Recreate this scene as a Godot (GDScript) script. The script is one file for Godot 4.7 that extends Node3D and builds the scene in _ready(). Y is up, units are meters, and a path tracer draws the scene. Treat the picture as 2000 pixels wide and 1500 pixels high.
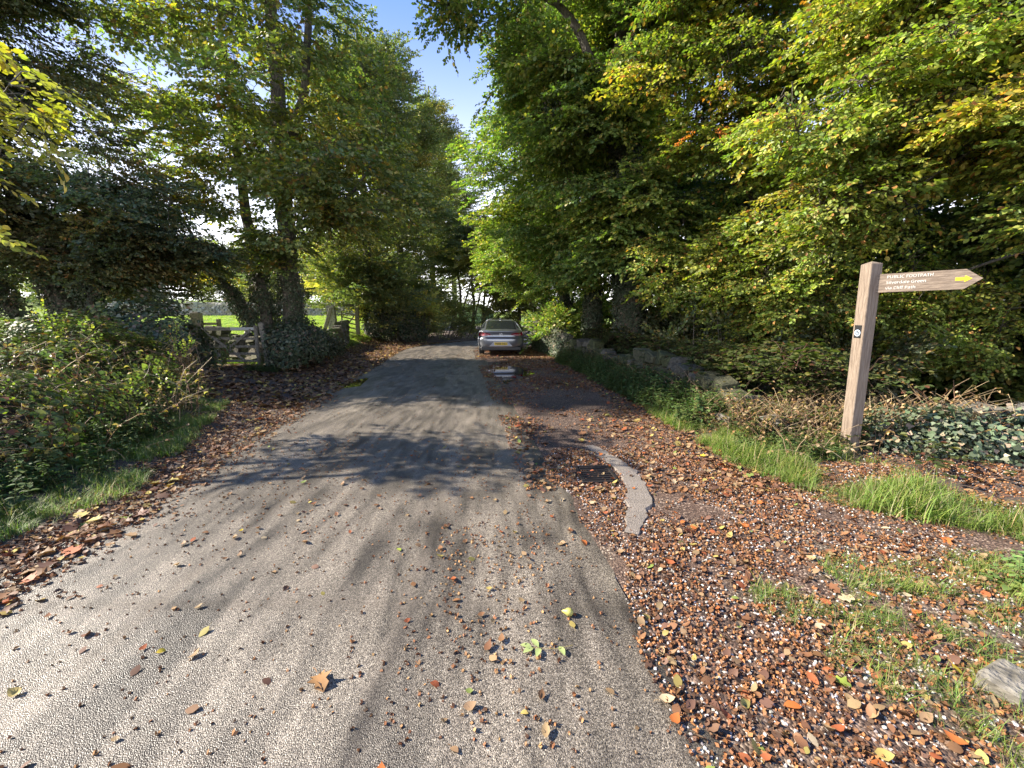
extends Node3D
# A country lane in autumn sun between old trees, with a signpost, dry stone walls, gates and a parked car.

var rng := RandomNumberGenerator.new()
var noise := FastNoiseLite.new()
var wob := FastNoiseLite.new()
var M := {}
var spray_lib := {}
var names := {}

# ---------------------------------------------------------------- mesh buffer
class MB:
	var v := PackedVector3Array()
	var n := PackedVector3Array()
	var c := PackedColorArray()
	var uv := PackedVector2Array()
	var ix := PackedInt32Array()
	var o := Vector3.ZERO

	func vert(p: Vector3, nn: Vector3, col := Color.WHITE, t := Vector2.ZERO) -> int:
		v.append(p - o); n.append(nn); c.append(col); uv.append(t)
		return v.size() - 1

	func tri(a: int, b: int, d: int) -> void:   # counter-clockwise seen from outside
		ix.append(a); ix.append(d); ix.append(b)

	func face(ps: Array, col := Color.WHITE) -> void:   # flat convex polygon
		var nn: Vector3 = (ps[1] - ps[0]).cross(ps[2] - ps[0])
		if nn.length_squared() < 1e-14 and ps.size() > 3:
			nn = (ps[2] - ps[0]).cross(ps[3] - ps[0])
		nn = nn.normalized()
		var first := -1
		var last := -1
		for i in ps.size():
			var k := vert(ps[i], nn, col, Vector2(ps[i].x + ps[i].z, ps[i].y))
			if i == 0:
				first = k
			elif i > 1:
				tri(first, last, k)
			last = k

	func mesh() -> ArrayMesh:
		var a := []
		a.resize(Mesh.ARRAY_MAX)
		a[Mesh.ARRAY_VERTEX] = v
		a[Mesh.ARRAY_NORMAL] = n
		a[Mesh.ARRAY_COLOR] = c
		a[Mesh.ARRAY_TEX_UV] = uv
		a[Mesh.ARRAY_INDEX] = ix
		var m := ArrayMesh.new()
		m.add_surface_from_arrays(Mesh.PRIMITIVE_TRIANGLES, a)
		return m

func tube(mb: MB, pts: Array, radii: Array, sides: int, col := Color.WHITE, lump := 0.0, cap := true) -> void:
	var k := pts.size()
	var t0: Vector3 = (pts[1] - pts[0]).normalized()
	var side: Vector3 = t0.cross(Vector3(0.31, 0.2, 0.93)).normalized()
	if side.length() < 0.1:
		side = Vector3.RIGHT
	var rings := []
	var along := 0.0
	for i in k:
		var t: Vector3 = (pts[mini(i + 1, k - 1)] - pts[maxi(i - 1, 0)]).normalized()
		side = (side - t * side.dot(t)).normalized()
		var up: Vector3 = t.cross(side)
		if i > 0:
			along += (pts[i] - pts[i - 1]).length()
		var ring := []
		for j in sides + 1:
			var a := TAU * (j % sides) / sides
			var d: Vector3 = side * cos(a) + up * sin(a)
			var r: float = radii[i]
			if lump > 0.0:
				r *= 1.0 + lump * wob.get_noise_3d(pts[i].x * 30 + d.x * 40, pts[i].y * 30 + d.y * 40, pts[i].z * 30 + d.z * 40)
			ring.append(mb.vert(pts[i] + d * r, d, col, Vector2(float(j) / sides, along)))
		rings.append(ring)
	for i in k - 1:
		for j in sides:
			mb.tri(rings[i][j], rings[i][j + 1], rings[i + 1][j + 1])
			mb.tri(rings[i][j], rings[i + 1][j + 1], rings[i + 1][j])
	if cap:
		var e: Vector3 = (pts[k - 1] - pts[k - 2]).normalized()
		var m := mb.vert(pts[k - 1], e, col)
		for j in sides:
			mb.tri(rings[k - 1][j], rings[k - 1][j + 1], m)

# a box with chamfered edges; jit moves the eight corners (stones); xf places it
func cbox(mb: MB, xf: Transform3D, size: Vector3, bev: float, col := Color.WHITE, jit := 0.0) -> void:
	var h := size * 0.5
	var P := {}
	for sx in [-1, 1]:
		for sy in [-1, 1]:
			for sz in [-1, 1]:
				var c0 := Vector3(sx * h.x, sy * h.y, sz * h.z)
				if jit > 0.0:
					c0 += Vector3(rng.randf_range(-1, 1) * h.x, rng.randf_range(-1, 1) * h.y, rng.randf_range(-1, 1) * h.z) * jit
				var sg := Vector3(sx, sy, sz)
				P[[sx, sy, sz, 0]] = xf * (c0 - Vector3(0, sg.y * bev, sg.z * bev))
				P[[sx, sy, sz, 1]] = xf * (c0 - Vector3(sg.x * bev, 0, sg.z * bev))
				P[[sx, sy, sz, 2]] = xf * (c0 - Vector3(sg.x * bev, sg.y * bev, 0))
	var mid: Vector3 = xf.origin
	var faces := []
	for s in [-1, 1]:
		faces.append([P[[s, -1, -1, 0]], P[[s, 1, -1, 0]], P[[s, 1, 1, 0]], P[[s, -1, 1, 0]]])
		faces.append([P[[-1, s, -1, 1]], P[[1, s, -1, 1]], P[[1, s, 1, 1]], P[[-1, s, 1, 1]]])
		faces.append([P[[-1, -1, s, 2]], P[[1, -1, s, 2]], P[[1, 1, s, 2]], P[[-1, 1, s, 2]]])
		for q in [-1, 1]:
			faces.append([P[[s, q, -1, 0]], P[[s, q, 1, 0]], P[[s, q, 1, 1]], P[[s, q, -1, 1]]])
			faces.append([P[[-1, s, q, 1]], P[[1, s, q, 1]], P[[1, s, q, 2]], P[[-1, s, q, 2]]])
			faces.append([P[[s, -1, q, 0]], P[[s, 1, q, 0]], P[[s, 1, q, 2]], P[[s, -1, q, 2]]])
			for r in [-1, 1]:
				faces.append([P[[s, q, r, 0]], P[[s, q, r, 1]], P[[s, q, r, 2]]])
	for f in faces:
		var nn: Vector3 = (f[1] - f[0]).cross(f[2] - f[0])
		var ce: Vector3 = (f[0] + f[1] + f[2]) / 3.0
		if nn.dot(ce - mid) < 0.0:
			f.reverse()
		mb.face(f, col)

func rot_to(dir: Vector3, up := Vector3.UP) -> Basis:   # x along dir
	var x := dir.normalized()
	var z := x.cross(up)
	if z.length() < 0.01:
		z = x.cross(Vector3(0.3, 0.1, 1))
	z = z.normalized()
	return Basis(x, z.cross(x), z)

func beam(mb: MB, a: Vector3, b: Vector3, w: float, h: float, bev := 0.006, col := Color.WHITE, up := Vector3.UP) -> void:
	cbox(mb, Transform3D(rot_to(b - a, up), (a + b) * 0.5), Vector3((b - a).length(), h, w), bev, col)

# ---------------------------------------------------------------- nodes
func numbered(called: String) -> String:
	var k: int = names.get(called, 0)
	names[called] = k + 1
	return called if k == 0 else "%s_%03d" % [called, k]

func tag(o: Node, label := "", category := "", group := "", kind := "") -> Node:
	if label: o.set_meta("label", label)
	if category: o.set_meta("category", category)
	if group: o.set_meta("group", group)
	if kind: o.set_meta("kind", kind)
	return o

func thing(called: String, label: String, category: String, at: Vector3, group := "") -> Node3D:
	var o := Node3D.new()
	o.name = numbered(called)
	o.position = at
	add_child(o)
	tag(o, label, category, group)
	return o

func put(mb: MB, called: String, mat: Material, parent: Node = self) -> MeshInstance3D:
	return put_mesh(mb.mesh(), called, mat, parent)

func put_mesh(m: Mesh, called: String, mat: Material, parent: Node = self) -> MeshInstance3D:
	var o := MeshInstance3D.new()
	o.mesh = m
	o.material_override = mat
	if parent == self:
		o.name = numbered(called)
	else:
		var k: int = parent.get_meta("n_" + called, 0)
		parent.set_meta("n_" + called, k + 1)
		o.name = called if k == 0 else "%s_%03d" % [called, k]
	parent.add_child(o, true)
	return o

func scatter(called: String, mesh: Mesh, mat: Material, xf: Array, cols: Array, parent: Node = self) -> MultiMeshInstance3D:
	var mm := MultiMesh.new()
	mm.transform_format = MultiMesh.TRANSFORM_3D
	mm.use_colors = true
	mm.mesh = mesh
	mm.instance_count = xf.size()
	for i in xf.size():
		mm.set_instance_transform(i, xf[i])
		mm.set_instance_color(i, cols[i])
	var o := MultiMeshInstance3D.new()
	o.multimesh = mm
	o.material_override = mat
	if parent == self:
		o.name = numbered(called)
	else:
		var k: int = parent.get_meta("n_" + called, 0)
		parent.set_meta("n_" + called, k + 1)
		o.name = called if k == 0 else "%s_%03d" % [called, k]
	o.set_meta("kind", "stuff")
	parent.add_child(o, true)
	return o

# ---------------------------------------------------------------- lie of the land
const LX := 0.131     # sideways drift of the lane per metre
var lane: Array = []   # centre line of the lane
func build_lane() -> void:
	var p := Vector2.ZERO
	var z := 8.0
	while z > -18.5:
		lane.append(Vector2(-0.97 + LX * z, z))
		z -= 0.25
	p = lane[-1]
	var h := -atan(LX)
	for i in 110:
		h += 0.25 / 6.6 if h < 1.45 else 0.0
		p += Vector2(sin(h), -cos(h)) * 0.25
		lane.append(p)

func lane_off(x: float, z: float) -> float:    # signed metres from the centre line (positive to the wooded side)
	if z > -17.0:
		return (x + 0.97 - LX * z) * 0.9915
	var best := 1e9
	var bi := 0
	for i in range(90, lane.size(), 2):
		var q: Vector2 = lane[i]
		var d := (q.x - x) * (q.x - x) + (q.y - z) * (q.y - z)
		if d < best:
			best = d
			bi = i
	var i2 := clampi(bi, 1, lane.size() - 2)
	var t: Vector2 = (lane[i2 + 1] - lane[i2 - 1]).normalized()
	var r: Vector2 = Vector2(x, z) - lane[bi]
	return sqrt(best) * signf(r.x * -t.y + r.y * t.x)

func sst(a: float, b: float, x: float) -> float:
	return smoothstep(a, b, x)

func ground(x: float, z: float) -> float:
	var d := lane_off(x, z)
	var h := 0.0
	if d < 0.0:
		var bank := sst(2.3, 6.0, -d) * sst(-10.2, -8.6, z) * 0.72        # bank by the near brambles
		var entry := sst(3.5, 8.0, -d) * sst(-8.6, -10.2, z) * 0.1
		h = bank + entry
		var f := sst(-7.5, -10.0, x) * clampf((-z - 13.0) / 27.0, 0.0, 2.2)
		h += f * 1.45
		if z > -13.0:
			h += sst(-8.0, -12.0, x) * 0.35 * sst(-10.0, -5.0, z)
	else:
		var vx := verge_x(z)
		h = sst(vx - 0.05, vx + 0.9, x) * 0.10 - sst(wall_x(z) + 0.6, wall_x(z) + 3.0, x) * sst(-5.0, -6.5, z) * 0.6
	var rough := noise.get_noise_2d(x * 30, z * 30) * 0.09 + noise.get_noise_2d(x * 120, z * 120) * 0.035
	return h + rough * (sst(2.1, 3.6, -d) if d < 0.0 else sst(verge_x(z) - 0.1, verge_x(z) + 0.8, x)) + (noise.get_noise_2d(x * 3, z * 3) * 3.0 + 1.0) * sst(55.0, 130.0, Vector2(x, z).length()) - 0.02 * (1.0 - (sst(2.0, 3.0, -d) if d < 0.0 else sst(verge_x(z) - 0.1, verge_x(z) + 0.4, x)))

func gp(x: float, z: float, up := 0.0) -> Vector3:
	return Vector3(x, ground(x, z) + up, z)

# ---------------------------------------------------------------- leaves and sprays
func leaf(mb: MB, base: Vector3, dir: Vector3, up: Vector3, ln: float, wd: float, col: Color, shape := 0, fold := 0.18, curl := 0.1) -> void:
	dir = dir.normalized()
	var sd := dir.cross(up)
	if sd.length() < 0.05:
		sd = dir.cross(Vector3(1, 0.3, 0.2))
	sd = sd.normalized()
	up = sd.cross(dir)
	var w := wd * 0.5
	var mid := mb.vert(base + dir * ln * 0.5 - up * w * fold, up, col)
	var out := []
	if shape == 0:
		out = [[0.0, 0.0], [0.28, 0.86], [0.58, 0.95], [0.84, 0.5], [1.0, 0.0], [0.84, -0.5], [0.58, -0.95], [0.28, -0.86]]
	elif shape == 1:     # five lobes
		out = [[0.0, 0.0], [0.08, 0.62], [0.30, 0.42], [0.52, 1.0], [0.60, 0.42], [0.82, 0.55], [1.0, 0.0], [0.82, -0.55], [0.60, -0.42], [0.52, -1.0], [0.30, -0.42], [0.08, -0.62]]
	elif shape == 2:     # small
		out = [[0.0, 0.0], [0.45, 1.0], [1.0, 0.0], [0.45, -1.0]]
	elif shape == 3:     # ivy: three points
		out = [[0.0, 0.0], [0.02, 0.55], [0.32, 1.0], [0.55, 0.5], [1.0, 0.0], [0.55, -0.5], [0.32, -1.0], [0.02, -0.55]]
	else:                # wavy lobed oak
		out = [[0.0, 0.0], [0.2, 0.4], [0.3, 0.8], [0.4, 0.5], [0.55, 1.0], [0.66, 0.6], [0.8, 0.75], [1.0, 0.0], [0.8, -0.75], [0.66, -0.6], [0.55, -1.0], [0.4, -0.5], [0.3, -0.8], [0.2, -0.4]]
	var ids := []
	for q in out:
		var a: float = q[0]
		var b: float = q[1]
		var p := base + dir * ln * a + sd * w * b + up * (absf(b) * w * fold - curl * ln * (a - 0.5) * (a - 0.5) * 2.0)
		ids.append(mb.vert(p, (up - sd * b * fold * 1.1 + dir * (a - 0.5) * curl * 1.5).normalized(), col))
	for i in ids.size():
		mb.tri(mid, ids[i], ids[(i + 1) % ids.size()])

func pick(pal: Array) -> Color:
	var r := rng.randf()
	for q in pal:
		r -= q[1]
		if r <= 0.0:
			var k := rng.randf_range(0.78, 1.22)
			return Color(q[0].r * k, q[0].g * k * rng.randf_range(0.94, 1.06), q[0].b * k)
	return pal[0][0]

func spray(kind: String) -> Array:
	if spray_lib.has(kind):
		return spray_lib[kind]
	var K: Dictionary = {
		"beech": {"L": 0.8, "subs": 9, "per": 6, "ln": 0.078, "wd": 0.055, "sh": 0, "flat": 1.0, "pal": [[Color(0.242, 0.308, 0.0728), 0.5], [Color(0.37, 0.406, 0.0801), 0.33], [Color(0.55, 0.468, 0.109), 0.12], [Color(0.455, 0.227, 0.0683), 0.05]]},
		"beech_far": {"L": 1.0, "subs": 9, "per": 8, "ln": 0.09, "wd": 0.065, "sh": 0, "flat": 1.1, "pal": [[Color(0.213, 0.285, 0.0801), 0.6], [Color(0.32, 0.365, 0.0881), 0.3], [Color(0.533, 0.406, 0.12), 0.1]]},
		"sycamore": {"L": 0.85, "subs": 7, "per": 5, "ln": 0.115, "wd": 0.115, "sh": 1, "flat": 1.2, "pal": [[Color(0.201, 0.24, 0.091), 0.55], [Color(0.302, 0.291, 0.1), 0.25], [Color(0.341, 0.213, 0.0711), 0.12], [Color(0.569, 0.484, 0.0854), 0.08]]},
		"yellow": {"L": 0.9, "subs": 8, "per": 6, "ln": 0.12, "wd": 0.10, "sh": 0, "flat": 0.8, "pal": [[Color(0.55, 0.419, 0.146), 0.5], [Color(0.501, 0.433, 0.137), 0.3], [Color(0.322, 0.32, 0.109), 0.2]]},
		"dark": {"L": 0.7, "subs": 10, "per": 8, "ln": 0.06, "wd": 0.044, "sh": 0, "flat": 1.2, "pal": [[Color(0.118, 0.144, 0.0757), 0.6], [Color(0.19, 0.186, 0.0852), 0.3], [Color(0.267, 0.178, 0.074), 0.1]]},
		"poplar": {"L": 1.1, "subs": 10, "per": 7, "ln": 0.11, "wd": 0.075, "sh": 2, "flat": 1.2, "pal": [[Color(0.19, 0.218, 0.104), 0.6], [Color(0.274, 0.272, 0.118), 0.3], [Color(0.326, 0.252, 0.0888), 0.1]]},
		"hazel": {"L": 0.7, "subs": 6, "per": 4, "ln": 0.1, "wd": 0.082, "sh": 0, "flat": 0.6, "pal": [[Color(0.485, 0.419, 0.128), 0.55], [Color(0.501, 0.455, 0.091), 0.3], [Color(0.6, 0.455, 0.0683), 0.1], [Color(0.6, 0.319, 0.091), 0.05]]},
		"hawthorn": {"L": 0.7, "subs": 9, "per": 7, "ln": 0.05, "wd": 0.042, "sh": 4, "flat": 1.0, "pal": [[Color(0.201, 0.229, 0.091), 0.6], [Color(0.364, 0.338, 0.114), 0.3], [Color(0.428, 0.284, 0.0854), 0.1]]},
	}
	var d: Dictionary = K[kind]
	var list := []
	for variant in 4:
		var mb := MB.new()
		var wood := Color(0.055, 0.042, 0.03)
		var L: float = d.L * rng.randf_range(0.85, 1.15)
		var pts := []
		var yaw := rng.randf_range(-0.25, 0.25)
		for i in 5:
			var t := i / 4.0
			pts.append(Vector3(L * t, -0.12 * L * t * t + rng.randf_range(-0.02, 0.02), yaw * L * t * t))
		tube(mb, pts, [0.007, 0.006, 0.005, 0.003, 0.002], 3, wood, 0.0, false)
		for s in int(d.subs):
			var t: float = (s + 0.6) / d.subs
			var seg := minf(t * 4.0, 3.999)
			var p: Vector3 = pts[int(seg)].lerp(pts[int(seg) + 1], seg - int(seg))
			var side := 1.0 if s % 2 == 0 else -1.0
			var ang := side * rng.randf_range(0.6, 1.1) * (1.0 - t * 0.5)
			var sl: float = L * 0.5 * (1.0 - 0.55 * t) * rng.randf_range(0.75, 1.2)
			var dir := Vector3(cos(ang), rng.randf_range(-0.35, 0.3) * d.flat, sin(ang)).normalized()
			var e := p + dir * sl + Vector3(0, -0.06 * sl, 0)
			tube(mb, [p, p.lerp(e, 0.5) + Vector3(0, 0.02 * sl, 0), e], [0.0035, 0.0025, 0.0015], 3, wood, 0.0, false)
			for i in int(d.per):
				var u: float = (i + 0.7) / d.per
				var b := p.lerp(e, u)
				var sd2 := 1.0 if i % 2 == 0 else -1.0
				var la := atan2(dir.z, dir.x) + sd2 * rng.randf_range(0.4, 1.0) * (1.0 if u < 0.9 else 0.2)
				var ldir := Vector3(cos(la), rng.randf_range(-0.8, 0.25) * (0.4 + d.flat * 0.6), sin(la))
				var up := Vector3(rng.randf_range(-1, 1) * d.flat, 1.0, rng.randf_range(-1, 1) * d.flat)
				var k := rng.randf_range(0.7, 1.2)
				leaf(mb, b, ldir, up, d.ln * k, d.wd * k, pick(d.pal), d.sh, rng.randf_range(0.05, 0.4), rng.randf_range(-0.05, 0.3))
		list.append(mb.mesh())
	spray_lib[kind] = list
	return list

# a patch of climbing or mounding leaves that face along +y of the instance
func patch(kind: String) -> Array:
	if spray_lib.has(kind):
		return spray_lib[kind]
	var list := []
	for variant in 4:
		var mb := MB.new()
		if kind == "ivy":
			for i in 30:
				var a := rng.randf() * TAU
				var r := sqrt(rng.randf()) * 0.24
				var p := Vector3(cos(a) * r, rng.randf_range(-0.05, 0.06), sin(a) * r)
				var la := rng.randf() * TAU
				var k := rng.randf_range(0.6, 1.25)
				leaf(mb, p, Vector3(cos(la), rng.randf_range(-0.5, 0.2), sin(la)), Vector3(rng.randf_range(-0.6, 0.6), 1, rng.randf_range(-0.6, 0.6)), 0.06 * k, 0.06 * k, pick([[Color(0.066, 0.0881, 0.0508), 0.6], [Color(0.113, 0.121, 0.0761), 0.3], [Color(0.189, 0.142, 0.102), 0.1]]), 3, rng.randf_range(0, 0.3), rng.randf_range(-0.1, 0.25))
		elif kind == "nettle":
			for s in 7:
				var q := Vector3(rng.randf_range(-0.14, 0.14), 0, rng.randf_range(-0.14, 0.14))
				var H := rng.randf_range(0.15, 0.42)
				var e := q + Vector3(rng.randf_range(-0.08, 0.08), H, rng.randf_range(-0.08, 0.08))
				tube(mb, [q, e], [0.004, 0.002], 3, Color(0.133, 0.128, 0.0587), 0.0, false)
				var lv := int(H / 0.06) + 1
				for i in lv:
					var t := (i + 1.0) / lv
					for w in 2:
						var la := i * PI * 0.5 + w * PI + rng.randf_range(-0.4, 0.4)
						var k := (1.15 - t * 0.6) * rng.randf_range(0.8, 1.2)
						leaf(mb, q.lerp(e, t), Vector3(cos(la), rng.randf_range(-0.45, 0.1), sin(la)), Vector3.UP, 0.085 * k, 0.052 * k, pick([[Color(0.0943, 0.149, 0.0489), 0.6], [Color(0.142, 0.185, 0.0587), 0.4]]), 0, 0.2, 0.2)
		elif kind == "bramble":
			for s in 4:
				var a := rng.randf() * TAU
				var R := rng.randf_range(0.3, 0.7)
				var H := rng.randf_range(0.12, 0.4)
				var pts := []
				for i in 6:
					var t := i / 5.0
					pts.append(Vector3(cos(a) * R * t, H * 4.0 * t * (1 - t) * 0.6 + H * 0.4 * t, sin(a) * R * t) + Vector3(rng.randf_range(-0.02, 0.02), 0, rng.randf_range(-0.02, 0.02)))
				tube(mb, pts, [0.004, 0.004, 0.0035, 0.003, 0.0025, 0.0015], 3, Color(0.145, 0.087, 0.0653), 0.0, false)
				for i in range(1, 6):
					for w in 2:
						var la := a + (1.0 if w == 0 else -1.0) * rng.randf_range(0.5, 1.6)
						var pd := Vector3(cos(la), rng.randf_range(0.0, 0.6), sin(la)).normalized()
						var pe: Vector3 = pts[i] + pd * 0.05
						for f in [-0.9, 0.0, 0.9]:
							var k := rng.randf_range(0.75, 1.2) * (1.15 if f == 0.0 else 0.9)
							leaf(mb, pe, Vector3(cos(la + f), rng.randf_range(-0.3, 0.1), sin(la + f)), Vector3(rng.randf_range(-0.4, 0.4), 1, rng.randf_range(-0.4, 0.4)), 0.065 * k, 0.048 * k, pick([[Color(0.0943, 0.121, 0.0431), 0.55], [Color(0.151, 0.164, 0.0587), 0.33], [Color(0.174, 0.0725, 0.0435), 0.06], [Color(0.29, 0.246, 0.0725), 0.06]]), 0, 0.25, 0.15)
		elif kind == "stems":
			for s in 9:
				var q := Vector3(rng.randf_range(-0.2, 0.2), 0, rng.randf_range(-0.2, 0.2))
				var a := rng.randf() * TAU
				var H := rng.randf_range(0.15, 0.6)
				var lean := rng.randf_range(0.1, 0.5)
				var pts := []
				for i in 5:
					var t := i / 4.0
					pts.append(q + Vector3(cos(a) * lean * t * t, H * t - 0.3 * lean * t * t, sin(a) * lean * t * t) + Vector3(rng.randf_range(-0.015, 0.015), rng.randf_range(-0.01, 0.01), rng.randf_range(-0.015, 0.015)))
				var col := pick([[Color(0.319, 0.217, 0.131), 0.5], [Color(0.203, 0.116, 0.0725), 0.3], [Color(0.464, 0.348, 0.217), 0.2]])
				tube(mb, pts, [0.0045, 0.004, 0.0035, 0.003, 0.002], 3, col, 0.0, false)
				for i in 4:
					leaf(mb, pts[rng.randi_range(1, 4)], Vector3(rng.randf_range(-1, 1), rng.randf_range(-0.8, 0.4), rng.randf_range(-1, 1)), Vector3(rng.randf_range(-1, 1), 1, 0), 0.05, 0.025, pick([[Color(0.29, 0.174, 0.087), 0.6], [Color(0.435, 0.29, 0.16), 0.4]]), 0, 0.5, 0.5)
		elif kind == "grass":
			for s in 26:
				var q := Vector3(rng.randf_range(-0.07, 0.07), 0, rng.randf_range(-0.07, 0.07))
				var a := rng.randf() * TAU
				var H := rng.randf_range(0.06, 0.17)
				var lean := rng.randf_range(0.04, 0.2)
				var wv := Vector3(-sin(a), 0, cos(a)) * rng.randf_range(0.0018, 0.0035)
				var col := pick([[Color(0.182, 0.266, 0.0544), 0.55], [Color(0.25, 0.318, 0.0762), 0.3], [Color(0.46, 0.371, 0.197), 0.15]])
				var prev := []
				for i in 4:
					var t := i / 3.0
					var p := q + Vector3(cos(a) * lean * t * t, H * t - lean * 0.35 * t * t, sin(a) * lean * t * t)
					var nn := Vector3(cos(a) * -0.4, 0.9, sin(a) * -0.4).normalized()
					var cur := [mb.vert(p - wv * (1 - t * 0.9), nn, col), mb.vert(p + wv * (1 - t * 0.9), nn, col)]
					if i > 0:
						mb.tri(prev[0], prev[1], cur[1])
						mb.tri(prev[0], cur[1], cur[0])
					prev = cur
		list.append(mb.mesh())
	spray_lib[kind] = list
	return list

func spread(parent: Node, called: String, meshes: Array, mat: Material, xf: Array, cols: Array) -> void:
	var nv := meshes.size()
	var a := []
	var b := []
	for i in nv:
		a.append([])
		b.append([])
	for i in xf.size():
		var k := rng.randi() % nv
		a[k].append(xf[i])
		b[k].append(cols[i])
	for i in nv:
		if a[i].size():
			scatter(called, meshes[i], mat, a[i], b[i], parent)

func tone(lo := 0.75, hi := 1.25, warm := 0.08) -> Color:
	var k := rng.randf_range(lo, hi)
	var w := rng.randf_range(-warm, warm)
	return Color(k * (1.0 + w), k, k * (1.0 - w))

func in_ball() -> Vector3:
	while true:
		var p := Vector3(rng.randf_range(-1, 1), rng.randf_range(-1, 1), rng.randf_range(-1, 1))
		if p.length_squared() <= 1.0:
			return p
	return Vector3.ZERO

# ---------------------------------------------------------------- trees
# trunks: [[points], r0, r1]; vols: [centre, radii, clusters, spread of a cluster, sprays per cluster]
func tree(called: String, label: String, category: String, group: String, trunks: Array, vols: Array, kind: String, o := {}) -> Node3D:
	var base: Vector3 = trunks[0][0][0]
	var t := thing(called, label, category, base, group)
	var nodes := []    # [position, radius]
	var wood := MB.new()
	wood.o = base
	var limbs := MB.new()
	limbs.o = base
	var first := true
	for tr in trunks:
		var cv := Curve3D.new()
		var ps: Array = tr[0]
		for i in ps.size():
			var tan: Vector3 = (ps[mini(i + 1, ps.size() - 1)] - ps[maxi(i - 1, 0)]) * 0.16
			cv.add_point(ps[i], -tan, tan)
		var ln := cv.get_baked_length()
		var steps := maxi(6, int(ln / 0.45))
		var pts := []
		var rad := []
		for i in steps + 1:
			var u := float(i) / steps
			var p := cv.sample_baked(u * ln)
			p += Vector3(wob.get_noise_2d(p.y * 40, base.x * 90), 0, wob.get_noise_2d(p.y * 40, 300 + base.z * 90)) * 0.10
			var r: float = lerpf(tr[1], tr[2], u)
			if tr.size() < 4:
				r *= 1.0 + 0.75 * exp(-u * ln / 0.35)
			pts.append(p)
			rad.append(r)
			if u * ln > o.get("clear", 1.5):
				nodes.append([p, r])
		tube(wood, pts, rad, 12 if tr[1] > 0.1 else 7, Color.WHITE, 0.16)
	var tm := put(wood, "trunk", M.bark, t)
	var xf := []
	var cols := []
	var targets := []
	for q in vols:
		for i in int(q[2]):
			var r := in_ball()
			if o.get("shell", 0.0) > 0.0:
				r = r.normalized() * lerpf(r.length(), pow(rng.randf(), 0.33), 1.0) if rng.randf() < o.shell else r
			targets.append([q[0] + r * q[1], q[3], int(q[4]), r])
	var mid: Vector3 = trunks[0][0][-1]
	targets.sort_custom(func(a, b): return Vector2(a[0].x - mid.x, a[0].z - mid.z).length() < Vector2(b[0].x - mid.x, b[0].z - mid.z).length())
	for g in targets:
		var p: Vector3 = g[0]
		var best := 1e9
		var bi := 0
		for i in nodes.size():
			var q: Vector3 = nodes[i][0]
			var e := p - q
			var c := e.length() + maxf(0.0, -e.y) * 0.9 + absf(e.y) * 0.15 - minf(nodes[i][1], 0.15) * 2.0
			if c < best:
				best = c
				bi = i
		var a: Vector3 = nodes[bi][0]
		var r0 := minf(nodes[bi][1] * 0.62, 0.012 + 0.0105 * a.distance_to(p))
		var ctrl := a.lerp(p, 0.45) + Vector3(rng.randf_range(-0.15, 0.15), 0.16, rng.randf_range(-0.15, 0.15)) * a.distance_to(p)
		var k := maxi(3, int(a.distance_to(p) / 0.5))
		var pts := []
		var rad := []
		for i in k + 1:
			var u := float(i) / k
			var w := a.lerp(ctrl, u).lerp(ctrl.lerp(p, u), u)
			if i > 0:
				w += Vector3(rng.randf_range(-1, 1), rng.randf_range(-1, 1), rng.randf_range(-1, 1)) * 0.03
			pts.append(w)
			rad.append(lerpf(r0, 0.008, u))
			if i > 0 and i < k + 1:
				nodes.append([w, lerpf(r0, 0.008, u)])
		tube(limbs, pts, rad, 5, Color.WHITE, 0.0)
		var tn: Color = tone(o.get("lo", 0.8), o.get("hi", 1.2), 0.1)
		if o.has("autumn") and rng.randf() < o.autumn:
			tn = Color(tn.r * 1.45, tn.g * 1.12, tn.b * 0.95)
		var outd := Vector3(p.x - a.x, 0, p.z - a.z)
		if outd.length() < 0.1:
			outd = Vector3(rng.randf_range(-1, 1), 0, rng.randf_range(-1, 1))
		outd = outd.normalized()
		var back: Vector3 = pts[k - 1]
		for i in g[2]:
			var rr := in_ball()
			var sp: Vector3 = p + rr * g[1] * Vector3(1, 0.6, 1)
			var d := (outd * 0.7 + Vector3(rr.x, 0, rr.z) * 0.9 + Vector3(rng.randf_range(-0.5, 0.5), o.get("lift", -0.15) + rng.randf_range(-0.25, 0.25), rng.randf_range(-0.5, 0.5))).normalized()
			var sc: float = rng.randf_range(0.8, 1.3) * o.get("scale", 1.0)
			var up := Vector3(rng.randf_range(-0.5, 0.5), 1, rng.randf_range(-0.5, 0.5)) * 1.0
			var bs := rot_to(d, up).scaled(Vector3.ONE * sc)
			xf.append(Transform3D(bs, sp - d * 0.35 * sc - base))
			var z := tone(0.85, 1.15, 0.05)
			cols.append(Color(tn.r * z.r, tn.g * z.g, tn.b * z.b))
			if i % 2 == 0:
				tube(limbs, [back, back.lerp(sp - d * 0.35 * sc, 0.6) + Vector3(0, 0.05, 0), sp - d * 0.35 * sc], [0.009, 0.007, 0.005], 3, Color.WHITE, 0.0, false)
	tag(put(limbs, "branches", M.bark, t), "", "", "", "stuff")
	spread(t, "crown", spray(kind), M.leaf, xf, cols)
	if o.has("ivy"):
		ivy_on(t, base, trunks, o.ivy)
	return t

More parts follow.
